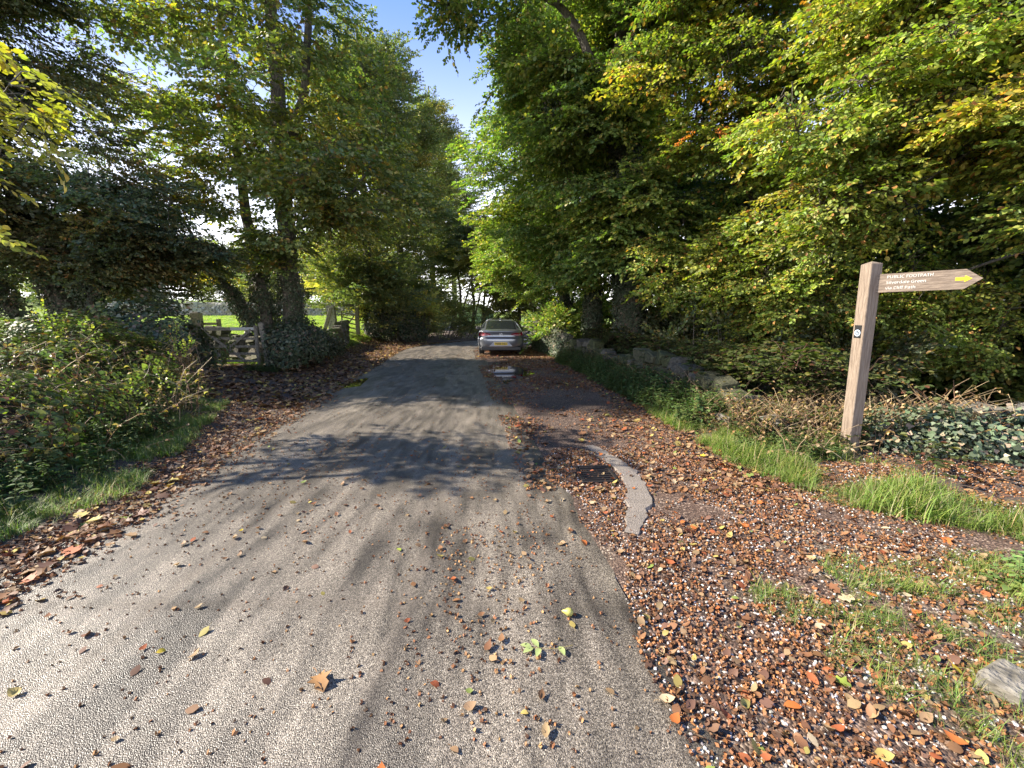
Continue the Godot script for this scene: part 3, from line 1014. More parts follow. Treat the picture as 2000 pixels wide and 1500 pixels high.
func build_gates() -> void:
	# field gate by the brambles
	var a := gp(-10.55, -12.15, 0.0)
	var b := gp(-7.72, -12.2, 0.0)
	a.y = b.y
	var t := thing("field_gate", "grey five-barred wooden field gate with crossed braces, half hidden by ivy", "gate", a)
	var dx := (b - a)
	for i in 5:
		var y: float = [0.2, 0.42, 0.64, 0.88, 1.17][i]
		var mb := MB.new()
		mb.o = a
		beam(mb, a + Vector3(0, y, 0), b + Vector3(0, y, 0), 0.03, 0.10 if i == 4 else 0.075)
		put(mb, "rail", M.timber, t)
	for q in [0.0, 0.985]:
		var mb := MB.new()
		mb.o = a
		beam(mb, a + dx * q + Vector3(0, 0.08, 0.002), a + dx * q + Vector3(0, 1.27, 0.002), 0.075, 0.085, 0.006, Color.WHITE, Vector3(1, 0, 0))
		put(mb, "stile", M.timber, t)
	for q in [[0.50, 0.17, 0.94, 1.15], [0.86, 0.17, 0.42, 1.15], [0.1, 0.17, 0.42, 1.15]]:
		var mb := MB.new()
		mb.o = a
		beam(mb, a + dx * q[0] + Vector3(0, q[1], 0.032), a + dx * q[2] + Vector3(0, q[3], 0.032), 0.028, 0.075)
		put(mb, "brace", M.timber, t)
	var mb2 := MB.new()
	mb2.o = a
	beam(mb2, a + dx * 0.72 + Vector3(0, 1.165, 0.022), a + dx * 0.985 + Vector3(0, 1.18, 0.022), 0.012, 0.085)
	put(mb2, "repair_strip", M.white_wood, t)
	gate_post("round-shouldered timber post leaning at the latch end of the barred gate", gp(-7.5, -12.25), gp(-7.62, -12.25, 1.36), 0.13, M.timber)
	gate_post("short timber post tight against the latch stile of the barred gate", gp(-7.66, -12.45), gp(-7.68, -12.45, 1.28), 0.09, M.timber)
	# kissing gate further up the lane
	var c := gp(-9.62, -22.9)
	var d := gp(-8.98, -23.5)
	gate_post("tall dark timber post carrying the small footpath gate", d, d + Vector3(0, 2.02, 0), 0.2, M.timber)
	gate_post("thick stone gatepost beside the small footpath gate", gp(-9.95, -22.5), gp(-10.05, -22.5, 1.55), 0.42, M.stone)
	gate_post("thin timber stake leaning against the ivy-clad wall", gp(-9.9, -21.0), gp(-9.35, -21.0, 1.6), 0.16, M.timber)
	t = thing("footpath_gate", "small barred wooden gate between stone gatepost and tall dark post", "gate", c)
	for i in 5:
		var mb := MB.new()
		mb.o = c
		var y := 0.15 + i * 0.26
		beam(mb, c + Vector3(0, y + 0.08, 0), d + Vector3(-0.1, y, 0.08), 0.03, 0.07)
		put(mb, "rail", M.timber, t)
	for q in [[0.0, 1.3], [0.9, 1.25]]:
		var mb := MB.new()
		mb.o = c
		var p := c.lerp(d, q[0])
		beam(mb, p + Vector3(0, 0.05, 0.01), p + Vector3(0, q[1], 0.01), 0.06, 0.07, 0.006, Color.WHITE, Vector3(1, 0, 0))
		put(mb, "stile", M.timber, t)
	var mb3 := MB.new()
	mb3.o = c
	beam(mb3, c + Vector3(0.05, 0.2, 0.04), c.lerp(d, 0.85) + Vector3(0, 1.2, 0.04), 0.028, 0.06)
	put(mb3, "brace", M.timber, t)
	mb3 = MB.new()
	mb3.o = c
	beam(mb3, c + Vector3(-0.35, 1.72, 0), d + Vector3(0, 1.8, 0), 0.16, 0.24)
	put(mb3, "top_bar", M.timber, t)
	# rails of the paddock behind the dark trees
	var fx := -20.0
	t = thing("paddock_fence", "rustic post and rail fence along the sunny field behind dark leaning trunks", "fence", gp(-20.0, -15.5))
	while fx < -9.5:
		var p := gp(fx, -15.5)
		var mb := MB.new()
		mb.o = t.position
		beam(mb, p - Vector3(0, 0.2, 0), p + Vector3(0, 1.25, 0), 0.12, 0.12, 0.01, Color.WHITE, Vector3(1, 0, 0))
		put(mb, "post", M.timber, t)
		if fx + 1.75 < -9.5:
			var q := gp(fx + 1.75, -15.5)
			for y in [0.4, 0.72, 1.05]:
				mb = MB.new()
				mb.o = t.position
				beam(mb, p + Vector3(0, y, 0.08), q + Vector3(0, y + rng.randf_range(-0.03, 0.03), 0.08), 0.035, 0.09)
				put(mb, "rail", M.timber, t)
		fx += 1.75
	gate_post("stout dark timber post in the sunny field behind the barred gate", gp(-12.0, -15.4), gp(-12.0, -15.4, 1.5), 0.3, M.timber, "fence_post")
	# old red-brown boards sunk in the brambles
	for q in [[Vector3(-8.7, 1.13, -7.6), Vector3(-7.75, 1.16, -7.9), "short red-brown board end lying across the near bramble bank"], [Vector3(-8.9, 0.86, -6.6), Vector3(-7.6, 0.83, -6.6), "long rotten red-brown plank half buried in pale brambles"]]:
		mb3 = MB.new()
		beam(mb3, q[0], q[1], 0.05, 0.16)
		var o := put(mb3, "old_plank", M.red_wood)
		tag(o, q[2], "plank", "old planks in the brambles")

# ---------------------------------------------------------------- car
func build_car() -> void:
	var t := thing("parked_car", "silver-grey hatchback with yellow rear number plate parked beside the lane", "car", Vector3(-0.44, 0.02, -15.95))
	t.rotation.y = deg_to_rad(2.5)
	# stations from tail to nose: z, half width, sill y, belt y, belt half width, roof y, roof half width
	var S := [
		[-0.20, 0.90, 0.30, 0.95, 0.86, 1.02, 0.70], [-0.42, 0.92, 0.26, 0.97, 0.87, 1.08, 0.68], [-0.85, 0.93, 0.24, 0.98, 0.88, 1.26, 0.64], [-1.25, 0.93, 0.22, 0.98, 0.88, 1.40, 0.61],
		[-1.9, 0.93, 0.22, 0.97, 0.88, 1.455, 0.60], [-2.5, 0.93, 0.22, 0.95, 0.88, 1.45, 0.60], [-3.0, 0.93, 0.22, 0.94, 0.88, 1.38, 0.61], [-3.55, 0.93, 0.22, 0.93, 0.87, 1.08, 0.66],
		[-3.85, 0.92, 0.22, 0.90, 0.85, 0.96, 0.62], [-4.5, 0.89, 0.24, 0.76, 0.78, 0.84, 0.5], [-4.85, 0.74, 0.3, 0.6, 0.6, 0.64, 0.35]]
	var prof := func(s: Array) -> Array:
		return [Vector2(s[1] * 0.86, s[2]), Vector2(s[1] * 0.97, s[2] + 0.09), Vector2(s[1], 0.55), Vector2(s[1] * 0.99, s[3] - 0.06), Vector2(s[4], s[3]),
			Vector2(lerpf(s[4], s[6], 0.5) + 0.02, lerpf(s[3], s[5], 0.52)), Vector2(s[6] + 0.02, s[5] - 0.05), Vector2(s[6] * 0.85, s[5] - 0.012), Vector2(s[6] * 0.45, s[5]), Vector2(0, s[5] + 0.005)]
	var P := []
	for s in S:
		P.append(prof.call(s))
	var at := func(si: float, ti: float, side: float) -> Vector3:
		var a := mini(int(si), S.size() - 2)
		var f := si - a
		var b := mini(int(ti), 8)
		var g := ti - b
		var p: Vector2 = (P[a][b] as Vector2).lerp(P[a][b + 1], g).lerp((P[a + 1][b] as Vector2).lerp(P[a + 1][b + 1], g), f)
		return Vector3(p.x * side, p.y, lerpf(S[a][0], S[a + 1][0], f))
	var shell := func(s0: float, s1: float, ns: int, t0: float, t1: float, nt: int, side: float, off: float, m: MB) -> void:
		var ids := []
		for i in ns + 1:
			var r := []
			for j in nt + 1:
				var a := lerpf(s0, s1, float(i) / ns)
				var b := lerpf(t0, t1, float(j) / nt)
				var p: Vector3 = at.call(a, b, side)
				var e := 0.12
				var du: Vector3 = at.call(minf(a + e, 9.999), b, side) - at.call(maxf(a - e, 0), b, side)
				var dv: Vector3 = at.call(a, minf(b + e, 8.999), side) - at.call(a, maxf(b - e, 0), side)
				if b + e > 9.0 and t1 > 8.5:
					dv.y = 0.0
				var nn := du.cross(dv).normalized()
				var c := Vector3(0, 0.6, p.z)
				if nn.dot(p - c) < 0:
					nn = -nn
				r.append(m.vert(p + nn * off, nn))
			ids.append(r)
		for i in ns:
			for j in nt:
				if side > 0:
					m.tri(ids[i][j], ids[i + 1][j], ids[i + 1][j + 1])
					m.tri(ids[i][j], ids[i + 1][j + 1], ids[i][j + 1])
				else:
					m.tri(ids[i][j], ids[i + 1][j + 1], ids[i + 1][j])
					m.tri(ids[i][j], ids[i][j + 1], ids[i + 1][j + 1])
	var body := MB.new()
	for side in [-1.0, 1.0]:
		shell.call(0.0, 9.999, 40, 0.0, 9.0, 27, side, 0.0, body)
	# tail: bumper, crease and lip
	var ys := [0.30, 0.36, 0.48, 0.60, 0.665, 0.70, 0.73, 0.79, 0.88, 0.965, 1.0, 1.02]
	var zz := [-0.08, -0.02, 0.01, 0.015, 0.01, 0.005, -0.025, -0.05, -0.045, -0.015, -0.02, -0.10]
	var hw := [0.84, 0.885, 0.915, 0.92, 0.92, 0.92, 0.915, 0.91, 0.895, 0.87, 0.84, 0.76]
	var ids := []
	for j in ys.size():
		var r := []
		for i in 25:
			var u := i / 12.0 - 1.0
			var z: float = zz[j] - 0.24 * pow(absf(u), 4.5) - 0.05 * u * u
			var p := Vector3(u * hw[j], ys[j] - (0.02 * u * u if j == 5 or j == 6 else 0.0), z)
			var jj := clampi(j, 1, ys.size() - 2)
			var ny: float = -(zz[jj + 1] - zz[jj - 1]) / (ys[jj + 1] - ys[jj - 1])
			r.append(body.vert(p, Vector3(signf(u) * pow(absf(u), 3.5) * 1.2, ny, 1.0).normalized()))
		ids.append(r)
	for j in ys.size() - 1:
		for i in 24:
			body.tri(ids[j][i], ids[j][i + 1], ids[j + 1][i + 1])
			body.tri(ids[j][i], ids[j + 1][i + 1], ids[j + 1][i])
	put(body, "body", M.paint, t)
	var mb := MB.new()
	for side in [-1.0, 1.0]:
		shell.call(0.75, 2.85, 8, 6.7, 9.0, 6, side, 0.006, mb)
	put(mb, "rear_window", M.glass, t)
	mb = MB.new()
	for side in [-1.0, 1.0]:
		shell.call(6.1, 7.1, 4, 6.6, 9.0, 6, side, 0.006, mb)
	put(mb, "windscreen", M.glass, t)
	for side in [-1.0, 1.0]:
		for q in [[1.4, 3.3], [3.4, 4.9], [5.0, 6.4]]:
			mb = MB.new()
			shell.call(q[0], q[1], 4, 4.25, 6.1, 5, side, 0.006, mb)
			put(mb, "side_window", M.glass, t)
	# lamps
	for side in [-1.0, 1.0]:
		mb = MB.new()
		var out := [Vector2(0.40, 0.845), Vector2(0.62, 0.80), Vector2(0.885, 0.80), Vector2(0.885, 0.935), Vector2(0.66, 0.925), Vector2(0.44, 0.89)]
		lamp_shape(mb, out, side, 0.012)
		var l := put(mb, "tail_light", M.lamp_red, t)
		mb = MB.new()
		lamp_shape(mb, [Vector2(0.46, 0.84), Vector2(0.63, 0.818), Vector2(0.80, 0.822), Vector2(0.80, 0.845), Vector2(0.64, 0.85), Vector2(0.48, 0.855)], side, 0.018)
		put(mb, "lens", M.lamp_clear, l)
		mb = MB.new()
		lamp_shape(mb, [Vector2(0.5, 0.335), Vector2(0.82, 0.335), Vector2(0.80, 0.365), Vector2(0.5, 0.36)], side, 0.02)
		put(mb, "reflector", M.lamp_red, t)
		mb = MB.new()
		cbox(mb, Transform3D(Basis(), Vector3(side * 1.02, 1.02, -2.95)), Vector3(0.2, 0.14, 0.1), 0.035)
		put(mb, "wing_mirror", M.black, t)
		for z in [-1.95, -2.75]:
			mb = MB.new()
			cbox(mb, Transform3D(Basis(), Vector3(side * 0.937, 0.84, z)), Vector3(0.025, 0.03, 0.2), 0.008)
			put(mb, "door_handle", M.paint, t)
		for z in [-1.05, -3.87]:
			mb = MB.new()
			lathe_x(mb, Vector3(side * 0.80, 0.335, z), [[-0.11, 0.20], [-0.11, 0.29], [-0.085, 0.33], [0.085, 0.33], [0.11, 0.29], [0.11, 0.20]], side)
			var w := put(mb, "wheel", M.rubber, t)
			mb = MB.new()
			lathe_x(mb, Vector3(side * 0.80, 0.335, z), [[0.06, 0.20], [0.105, 0.205], [0.105, 0.185], [0.07, 0.17], [0.085, 0.04], [0.09, 0.0]], side)
			put(mb, "rim", M.chrome, w)
	mb = MB.new()
	cbox(mb, Transform3D(Basis(), Vector3(0, 0.30, -0.16)), Vector3(1.62, 0.16, 0.24), 0.03)
	put(mb, "bumper_valance", M.black, t)
	mb = MB.new()
	cbox(mb, Transform3D(Basis(), Vector3(0, 0.24, -2.4)), Vector3(1.5, 0.1, 4.2), 0.03)
	put(mb, "underside", M.black, t)
	# dark recess line under the boot lid
	mb = MB.new()
	var prev := []
	for i in 13:
		var u := i / 6.0 - 1.0
		var y := 0.732 + 0.012 * (1.0 - u * u)
		var z := -0.012 - 0.05 * u * u * 0.7 + 0.012
		var cur := [mb.vert(Vector3(u * 0.60, y - 0.022 - 0.02 * (1 - u * u), z + 0.004), Vector3(0, 0, 1)), mb.vert(Vector3(u * 0.62, y + 0.02, z - 0.012), Vector3(0, 0, 1))]
		if i > 0:
			mb.tri(prev[0], cur[0], cur[1])
			mb.tri(prev[0], cur[1], prev[1])
		prev = cur
	put(mb, "boot_handle_recess", M.black, t)
	# pale plate recess, plate and lettering
	mb = MB.new()
	mb.face([Vector3(-0.46, 0.40, 0.022), Vector3(0.46, 0.40, 0.022), Vector3(0.30, 0.565, 0.024), Vector3(-0.30, 0.565, 0.024)])
	mb.face([Vector3(-0.46, 0.40, 0.022), Vector3(-0.46, 0.395, -0.02), Vector3(0.46, 0.395, -0.02), Vector3(0.46, 0.40, 0.022)])
	var rec := put(mb, "plate_recess", M.recess, t)
	mb = MB.new()
	cbox(mb, Transform3D(Basis(), Vector3(0, 0.495, 0.030)), Vector3(0.52, 0.112, 0.010), 0.002)
	var plate := put(mb, "number_plate", M.plate, t)
	var font := SystemFont.new()
	font.font_names = PackedStringArray(["Droid Sans"])
	font.font_weight = 700
	var tm := TextMesh.new()
	tm.text = "YM68 OBU"
	tm.font = font
	tm.font_size = 48
	tm.pixel_size = 0.0019
	tm.depth = 0.002
	var o := put_mesh(tm, "lettering", M.black, plate)
	o.position = Vector3(0, 0.495, 0.0365)
	# round badge: a ring with a rising beast-like blade and a bar
	mb = MB.new()
	var ring := []
	var rr := []
	for i in 25:
		var a := TAU * i / 24
		ring.append(Vector3(cos(a) * 0.052, 0.885 + sin(a) * 0.052, -0.04))
		rr.append(0.006)
	tube(mb, ring, rr, 6, Color.WHITE, 0.0, false)
	cbox(mb, Transform3D(Basis(Vector3(0, 0, 1), 0.7), Vector3(0.005, 0.892, -0.04)), Vector3(0.075, 0.018, 0.012), 0.004)
	cbox(mb, Transform3D(Basis(Vector3(0, 0, 1), -0.4), Vector3(-0.012, 0.87, -0.04)), Vector3(0.05, 0.014, 0.012), 0.004)
	put(mb, "badge", M.chrome, t)
	mb = MB.new()
	cbox(mb, Transform3D(Basis(Vector3(1, 0, 0), -0.25), Vector3(0, 1.455, -1.45)), Vector3(0.03, 0.06, 0.13), 0.012)
	put(mb, "antenna_fin", M.paint, t)

func lamp_shape(mb: MB, out: Array, side: float, off: float) -> void:
	var z_at := func(x: float) -> float:
		var u := x / 0.905
		return -0.045 - 0.24 * pow(u, 4.5) - 0.05 * u * u
	var c := Vector2.ZERO
	for p in out:
		c += p
	c /= out.size()
	var fine := []
	for i in out.size():
		var p: Vector2 = out[i]
		var q: Vector2 = out[(i + 1) % out.size()]
		for k in 4:
			fine.append(p.lerp(q, k / 4.0))
	for i in fine.size():
		var p: Vector2 = fine[i]
		var q: Vector2 = fine[(i + 1) % fine.size()]
		var a := Vector3(c.x * side, c.y, z_at.call(c.x) + off + 0.006)
		var b := Vector3(p.x * side, p.y, z_at.call(p.x) + off)
		var d := Vector3(q.x * side, q.y, z_at.call(q.x) + off)
		var b2 := b - Vector3(0, 0, 0.03)
		var d2 := d - Vector3(0, 0, 0.03)
		if side > 0:
			mb.face([a, b, d])
			mb.face([b, b2, d2, d])
		else:
			mb.face([a, d, b])
			mb.face([d, d2, b2, b])

func lathe_x(mb: MB, c: Vector3, pr: Array, side: float) -> void:
	var rings := []
	for i in pr.size():
		var r := []
		var t0: Array = pr[maxi(i - 1, 0)]
		var t1: Array = pr[mini(i + 1, pr.size() - 1)]
		var n2 := Vector2(-(t1[1] - t0[1]), t1[0] - t0[0]).normalized()
		for j in 29:
			var a := TAU * j / 28
			var d := Vector3(0, sin(a), cos(a))
			r.append(mb.vert(c + Vector3(pr[i][0] * side, 0, 0) + d * pr[i][1], (Vector3(side, 0, 0) * n2.x + d * n2.y).normalized()))
		rings.append(r)
	for i in pr.size() - 1:
		for j in 28:
			if side > 0:
				mb.tri(rings[i][j], rings[i + 1][j], rings[i + 1][j + 1])
				mb.tri(rings[i][j], rings[i + 1][j + 1], rings[i][j + 1])
			else:
				mb.tri(rings[i][j], rings[i + 1][j + 1], rings[i + 1][j])
				mb.tri(rings[i][j], rings[i][j + 1], rings[i + 1][j + 1])

# ---------------------------------------------------------------- fallen things
var litter_meshes := {}
func litter(kind: String) -> Array:
	if litter_meshes.has(kind):
		return litter_meshes[kind]
	var out := []
	for i in 5:
		var mb := MB.new()
		if kind == "husk":       # opened beech cupule: four curled valves
			for v in 4:
				var a := v * TAU / 4 + rng.randf_range(-0.3, 0.3)
				var d := Vector3(cos(a), 0, sin(a))
				var op := rng.randf_range(0.5, 1.1)
				var p0 := Vector3(0, -0.2, 0)
				var side := Vector3(-sin(a), 0, cos(a)) * 0.42
				var p1 := d * 0.5 * op + Vector3(0, 0.3, 0)
				var p2 := d * 0.85 * op + Vector3(0, 0.75, 0)
				mb.face([p0, p1 - side, p2, p1 + side])
				mb.face([p0, p1 + side, p2 - d * 0.08, p1 - side])
		elif kind == "chip":
			cbox(mb, Transform3D(), Vector3(1, 0.7, 0.8), 0.12, Color.WHITE, 0.3)
		else:
			var sh: int = {"oval": 0, "lobed": 1, "oak": 4}[kind]
			leaf(mb, Vector3(-0.5, 0.05, 0), Vector3.RIGHT, Vector3.UP, 1.0, 0.66 if sh == 0 else (1.0 if sh == 1 else 0.6), Color.WHITE, sh, rng.randf_range(-0.15, 0.6), rng.randf_range(-0.5, 0.7))
			tube(mb, [Vector3(-0.5, 0.05, 0), Vector3(-0.7, 0.09, 0.03), Vector3(-0.85, 0.03, 0.1)], [0.02, 0.015, 0.012], 3, Color(0.9, 0.8, 0.7), 0.0, false)
		out.append(mb.mesh())
	litter_meshes[kind] = out
	return out

func lie(x: float, z: float, s: float, tilt: float, up := 0.0) -> Transform3D:
	var b := Basis(Vector3.UP, rng.randf() * TAU) * Basis(Vector3(0, 0, 1), rng.randf_range(-tilt, tilt)) * Basis(Vector3(1, 0, 0), rng.randf_range(-tilt, tilt))
	return Transform3D(b.scaled(Vector3.ONE * s), Vector3(x, surf(x, z) + up, z))

const HUSK := [[Color(0.2, 0.098, 0.05), 0.45], [Color(0.29, 0.135, 0.055), 0.33], [Color(0.11, 0.065, 0.042), 0.22]]
const LEAFC := [[Color(0.19, 0.095, 0.045), 0.32], [Color(0.27, 0.18, 0.095), 0.27], [Color(0.13, 0.07, 0.045), 0.24], [Color(0.28, 0.085, 0.033), 0.08], [Color(0.34, 0.27, 0.08), 0.06], [Color(0.16, 0.2, 0.05), 0.03]]
const LEAFD := [[Color(0.16, 0.085, 0.045), 0.4], [Color(0.26, 0.16, 0.075), 0.3], [Color(0.10, 0.06, 0.04), 0.2], [Color(0.36, 0.27, 0.07), 0.1]]

func strew(called: String, kind: String, matl: Material, k: int, area: Callable, pal: Array, s0: float, s1: float, tilt: float, up := 0.004) -> void:
	var xf := []
	var cols := []
	var tries := 0
	while xf.size() < k and tries < k * 12:
		tries += 1
		var p = area.call()
		if p == null:
			continue
		var s := rng.randf_range(s0, s1)
		xf.append(lie(p.x, p.y, s, tilt, up + s * 0.12))
		cols.append(pick(pal))
	spread(self, called, litter(kind), matl, xf, cols)

var KERB := [Vector2(-2.78, 0.90), Vector2(-3.05, 1.02), Vector2(-3.3, 1.12), Vector2(-3.6, 1.20), Vector2(-3.9, 1.22), Vector2(-4.25, 1.16), Vector2(-4.6, 1.06), Vector2(-4.86, 0.98)]

func build_litter() -> void:
	var near_right := func():
		var x := rng.randf_range(0.3, 6.6)
		var z := -0.75 - pow(rng.randf(), 1.3) * 4.0
		if lane_off(x, z) < 1.84 + noise.get_noise_2d(z * 40, 3) * 0.5 or x > verge_x(z) + (3.6 if z > -4.35 else 0.6):
			return null
		var dens := 0.75 + noise.get_noise_2d(x * 90, z * 90) * 1.6 + (0.5 if lane_off(x, z) < 2.5 else 0.0)
		if z < -2.7 and z > -4.9 and absf(x - poly(KERB, z)) < 0.085:
			dens *= 0.12
		if Vector2(x - 0.87, z + 3.92).length() < 0.24:
			dens *= 0.3
		return Vector2(x, z) if rng.randf() < dens else null
	var lay := func():
		var z := -3.5 - pow(rng.randf(), 1.35) * 17.5
		var x := rng.randf_range(-1.8, 3.2)
		var d := lane_off(x, z)
		if d < 1.55 or x > verge_x(z) + 0.5:
			return null
		if z > -4.9 and (absf(x - poly(KERB, z)) < 0.11 or Vector2(x - 0.87, z + 3.92).length() < 0.24):
			return null
		if Vector2((x + 0.05) / 0.5, (z + 11.35) / 1.4).length() < 0.95:
			return null
		var dens := 0.5 + noise.get_noise_2d(x * 35, z * 35) * 1.3
		if x > verge_x(z) - 0.5:
			dens += 0.4
		return Vector2(x, z) if rng.randf() < dens else null
	var entry := func():
		var z := -rng.randf_range(7.0, 24.5)
		var x := rng.randf_range(-9.6, -3.0)
		var d := -lane_off(x, z)
		if d < 1.65 or (z < -12.6 and x < -6.0 + (z + 12.0) * 0.2 - 0.9):
			return null
		if z > -9.0 and x < -5.8 + (z + 9.0) * -0.3 - 0.6:
			return null
		return Vector2(x, z)
	var gutter := func():
		var z := -rng.randf_range(0.5, 8.0)
		var e := -0.97 + LX * z - 1.7
		var x := lerpf(e, left_x(z) - 0.2, rng.randf()) + absf(rng.randfn(0.0, 0.12))
		return Vector2(x, z)
	var on_lane := func():
		var z := -rng.randf_range(0.6, 24.0)
		if rng.randf() < 0.45:
			z = -rng.randf_range(0.6, 5.0)
		var d := rng.randf_range(-1.9, 1.9)
		var x := -0.97 + LX * z + d
		var dens := 0.35 + noise.get_noise_2d(d * 50, z * 9) * 1.5 + (0.3 if d > 0.6 else 0.0)
		return Vector2(x, z) if rng.randf() < dens else null
	strew("limestone_gravel", "chip", M.chip, 13000, near_right, [[Color(0.44, 0.41, 0.37), 0.5], [Color(0.3, 0.27, 0.24), 0.32], [Color(0.54, 0.52, 0.48), 0.18]], 0.006, 0.014, 0.6, 0.0)
	strew("beech_husks", "husk", M.husk, 32000, near_right, HUSK, 0.011, 0.021, 2.6, 0.002)
	strew("fallen_leaves", "oval", M.litter, 3200, near_right, LEAFC, 0.02, 0.065, 0.6)
	strew("beech_husks", "husk", M.husk, 14000, lay, HUSK, 0.014, 0.024, 2.6, 0.002)
	strew("fallen_leaves", "oval", M.litter, 5000, lay, LEAFC, 0.03, 0.075, 0.5)
	strew("fallen_leaves", "lobed", M.litter, 700, lay, LEAFC, 0.06, 0.12, 0.4)
	strew("fallen_leaves", "lobed", M.litter, 6200, entry, LEAFD, 0.07, 0.14, 0.45, 0.01)
	strew("fallen_leaves", "oval", M.litter, 2500, entry, LEAFD, 0.05, 0.1, 0.45, 0.01)
	strew("beech_husks", "husk", M.husk, 6000, gutter, HUSK, 0.012, 0.024, 2.6)
	strew("fallen_leaves", "oval", M.litter, 1700, gutter, LEAFD, 0.03, 0.07, 0.4)
	strew("fallen_leaves", "lobed", M.litter, 260, gutter, LEAFC, 0.06, 0.12, 0.4)
	strew("beech_husks", "husk", M.husk, 2600, on_lane, [[Color(0.2, 0.1, 0.05), 0.6], [Color(0.3, 0.17, 0.08), 0.4]], 0.007, 0.015, 2.6)
	strew("fallen_leaves", "oval", M.litter, 420, on_lane, LEAFC, 0.03, 0.06, 0.4)
	var drift := func():
		return Vector2(-0.2 + rng.randfn(0.0, 0.32), -1.25 - rng.randf() * 1.6) if rng.randf() < 0.85 else Vector2(rng.randf_range(-1.6, 0.5), -rng.randf_range(1.0, 3.0))
	strew("beech_husks", "husk", M.husk, 420, drift, [[Color(0.24, 0.11, 0.05), 0.6], [Color(0.34, 0.2, 0.09), 0.4]], 0.010, 0.019, 2.6)
	# single leaves one can pick out near by
	var kinds := [["rust-orange", Color(0.42, 0.13, 0.035)], ["pale tan", Color(0.46, 0.36, 0.22)], ["golden yellow", Color(0.55, 0.4, 0.04)], ["yellow-green", Color(0.3, 0.36, 0.06)], ["chestnut brown", Color(0.2, 0.09, 0.045)]]
	var mats := []
	for q in kinds:
		var m: StandardMaterial3D = M.litter.duplicate()
		m.albedo_color = (q[1] as Color).linear_to_srgb()
		mats.append(m)
	var singles := []
	for i in 95:
		var z := -rng.randf_range(0.9, 4.6)
		var x := rng.randf_range(-3.0, 3.6)
		if x < 0.4 and rng.randf() < 0.75:
			x = rng.randf_range(0.6, 3.0)
		if x > verge_x(z) - 0.1 or x < -0.97 + LX * z - 1.8:
			continue
		var k: int = [0, 0, 0, 1, 1, 1, 2, 3, 4, 4, 4][rng.randi() % 11]
		var sh := "oval" if rng.randf() < 0.65 else "lobed"
		var on := "asphalt" if lane_off(x, z) < 1.75 else "gravel"
		var o := put_mesh(litter(sh)[rng.randi() % 5], "fallen_leaf", mats[k])
		o.transform = lie(x, z, rng.randf_range(0.045, 0.08) * (1.2 if sh == "lobed" else 1.0) * (0.75 if on == "asphalt" else 1.0), 0.35, 0.012)
		var mark := ""
		var bd := 1e9
		for q in [["the drain grate", 0.87, -3.9], ["the broken kerb", 1.15, -3.2], ["the signpost grass", 3.0, -3.4], ["the pale flat stone", 2.2, -1.5], ["the green ash leaf", 0.2, -1.7], ["the pear-shaped fruit", 0.31, -2.2], ["the big dry maple leaf", -0.84, -1.5], ["the grass tufts in the litter", 1.75, -2.0], ["the bramble verge", -3.2, -2.6], ["the tree shadow on the lane", -1.3, -4.3]]:
			var dd := Vector2(x - q[1], z - q[2]).length()
			if dd < bd:
				bd = dd
				mark = q[0]
		singles.append([bd, "%s %s leaf on %s, %%s %s" % [kinds[k][0], sh, on, mark], o])
	singles.sort_custom(func(p, q): return p[0] < q[0])
	var seen := {}
	for s in singles:
		var k: int = seen.get(s[1], 0)
		seen[s[1]] = k + 1
		tag(s[2], s[1] % ["nearest to", "next nearest to", "third nearest to", "fourth nearest to", "fifth nearest to", "sixth nearest to", "well away from"][mini(k, 6)], "leaf", "single fallen leaves on the lane and litter")
	# a spray of ash leaflets, a fruit and a big dry maple leaf on the lane
	var mb := MB.new()
	var b := Vector3(0.30, surf(0.3, -1.72) + 0.012, -1.72)
	mb.o = b
	var e := b + Vector3(-0.2, 0.004, 0.02)
	var pts := [b, b.lerp(e, 0.4) + Vector3(0, 0.004, 0.02), e]
	tube(mb, pts, [0.0018, 0.0016, 0.0012], 4, Color(0.3, 0.24, 0.08))
	var t := thing("ash_leaf", "pale green ash leaf with five leaflets lying on the lane", "leaf", b)
	put(mb, "stalk", M.litter, t)
	for q in [[0.35, 1.2], [0.82, 1.9], [0.84, -2.2], [0.97, 2.6], [1.0, 3.4]]:
		mb = MB.new()
		mb.o = b
		leaf(mb, b.lerp(e, q[0]) + Vector3(0, 0.004, 0), Vector3(cos(q[1]), 0.05, sin(q[1])), Vector3.UP, 0.062, 0.03, Color(0.3, 0.36, 0.13), 0, 0.2, 0.2)
		put(mb, "leaflet", M.litter, t)
	b = Vector3(0.31, surf(0.31, -1.93), -1.93)
	t = thing("fallen_fruit", "small yellow-green pear-shaped fruit casting a shadow on the lane", "fruit", b)
	mb = MB.new()
	var prof := [[-0.024, 0.0], [-0.02, 0.012], [-0.008, 0.021], [0.008, 0.021], [0.02, 0.013], [0.034, 0.007], [0.042, 0.0]]
	lathe_x(mb, Vector3(0, 0.021, 0), prof, 1.0)
	var f := put(mb, "flesh", M.fruit, t)
	f.rotation = Vector3(0.1, 2.9, 0.0)
	mb = MB.new()
	tube(mb, [Vector3(0.04, 0.021, 0), Vector3(0.055, 0.023, 0.004)], [0.002, 0.0015], 4)
	var st := put(mb, "stalk", M.bark, t)
	st.rotation = Vector3(0.1, 2.9, 0.0)
	var o2 := put_mesh(litter("lobed")[1], "maple_leaf", M.dry_leaf)
	o2.transform = Transform3D(Basis(Vector3.UP, -0.9).scaled(Vector3.ONE * 0.105), Vector3(-0.84, surf(-0.84, -1.5) + 0.02, -1.5))
	tag(o2, "large dry tan maple leaf with its stalk up the lane", "leaf")

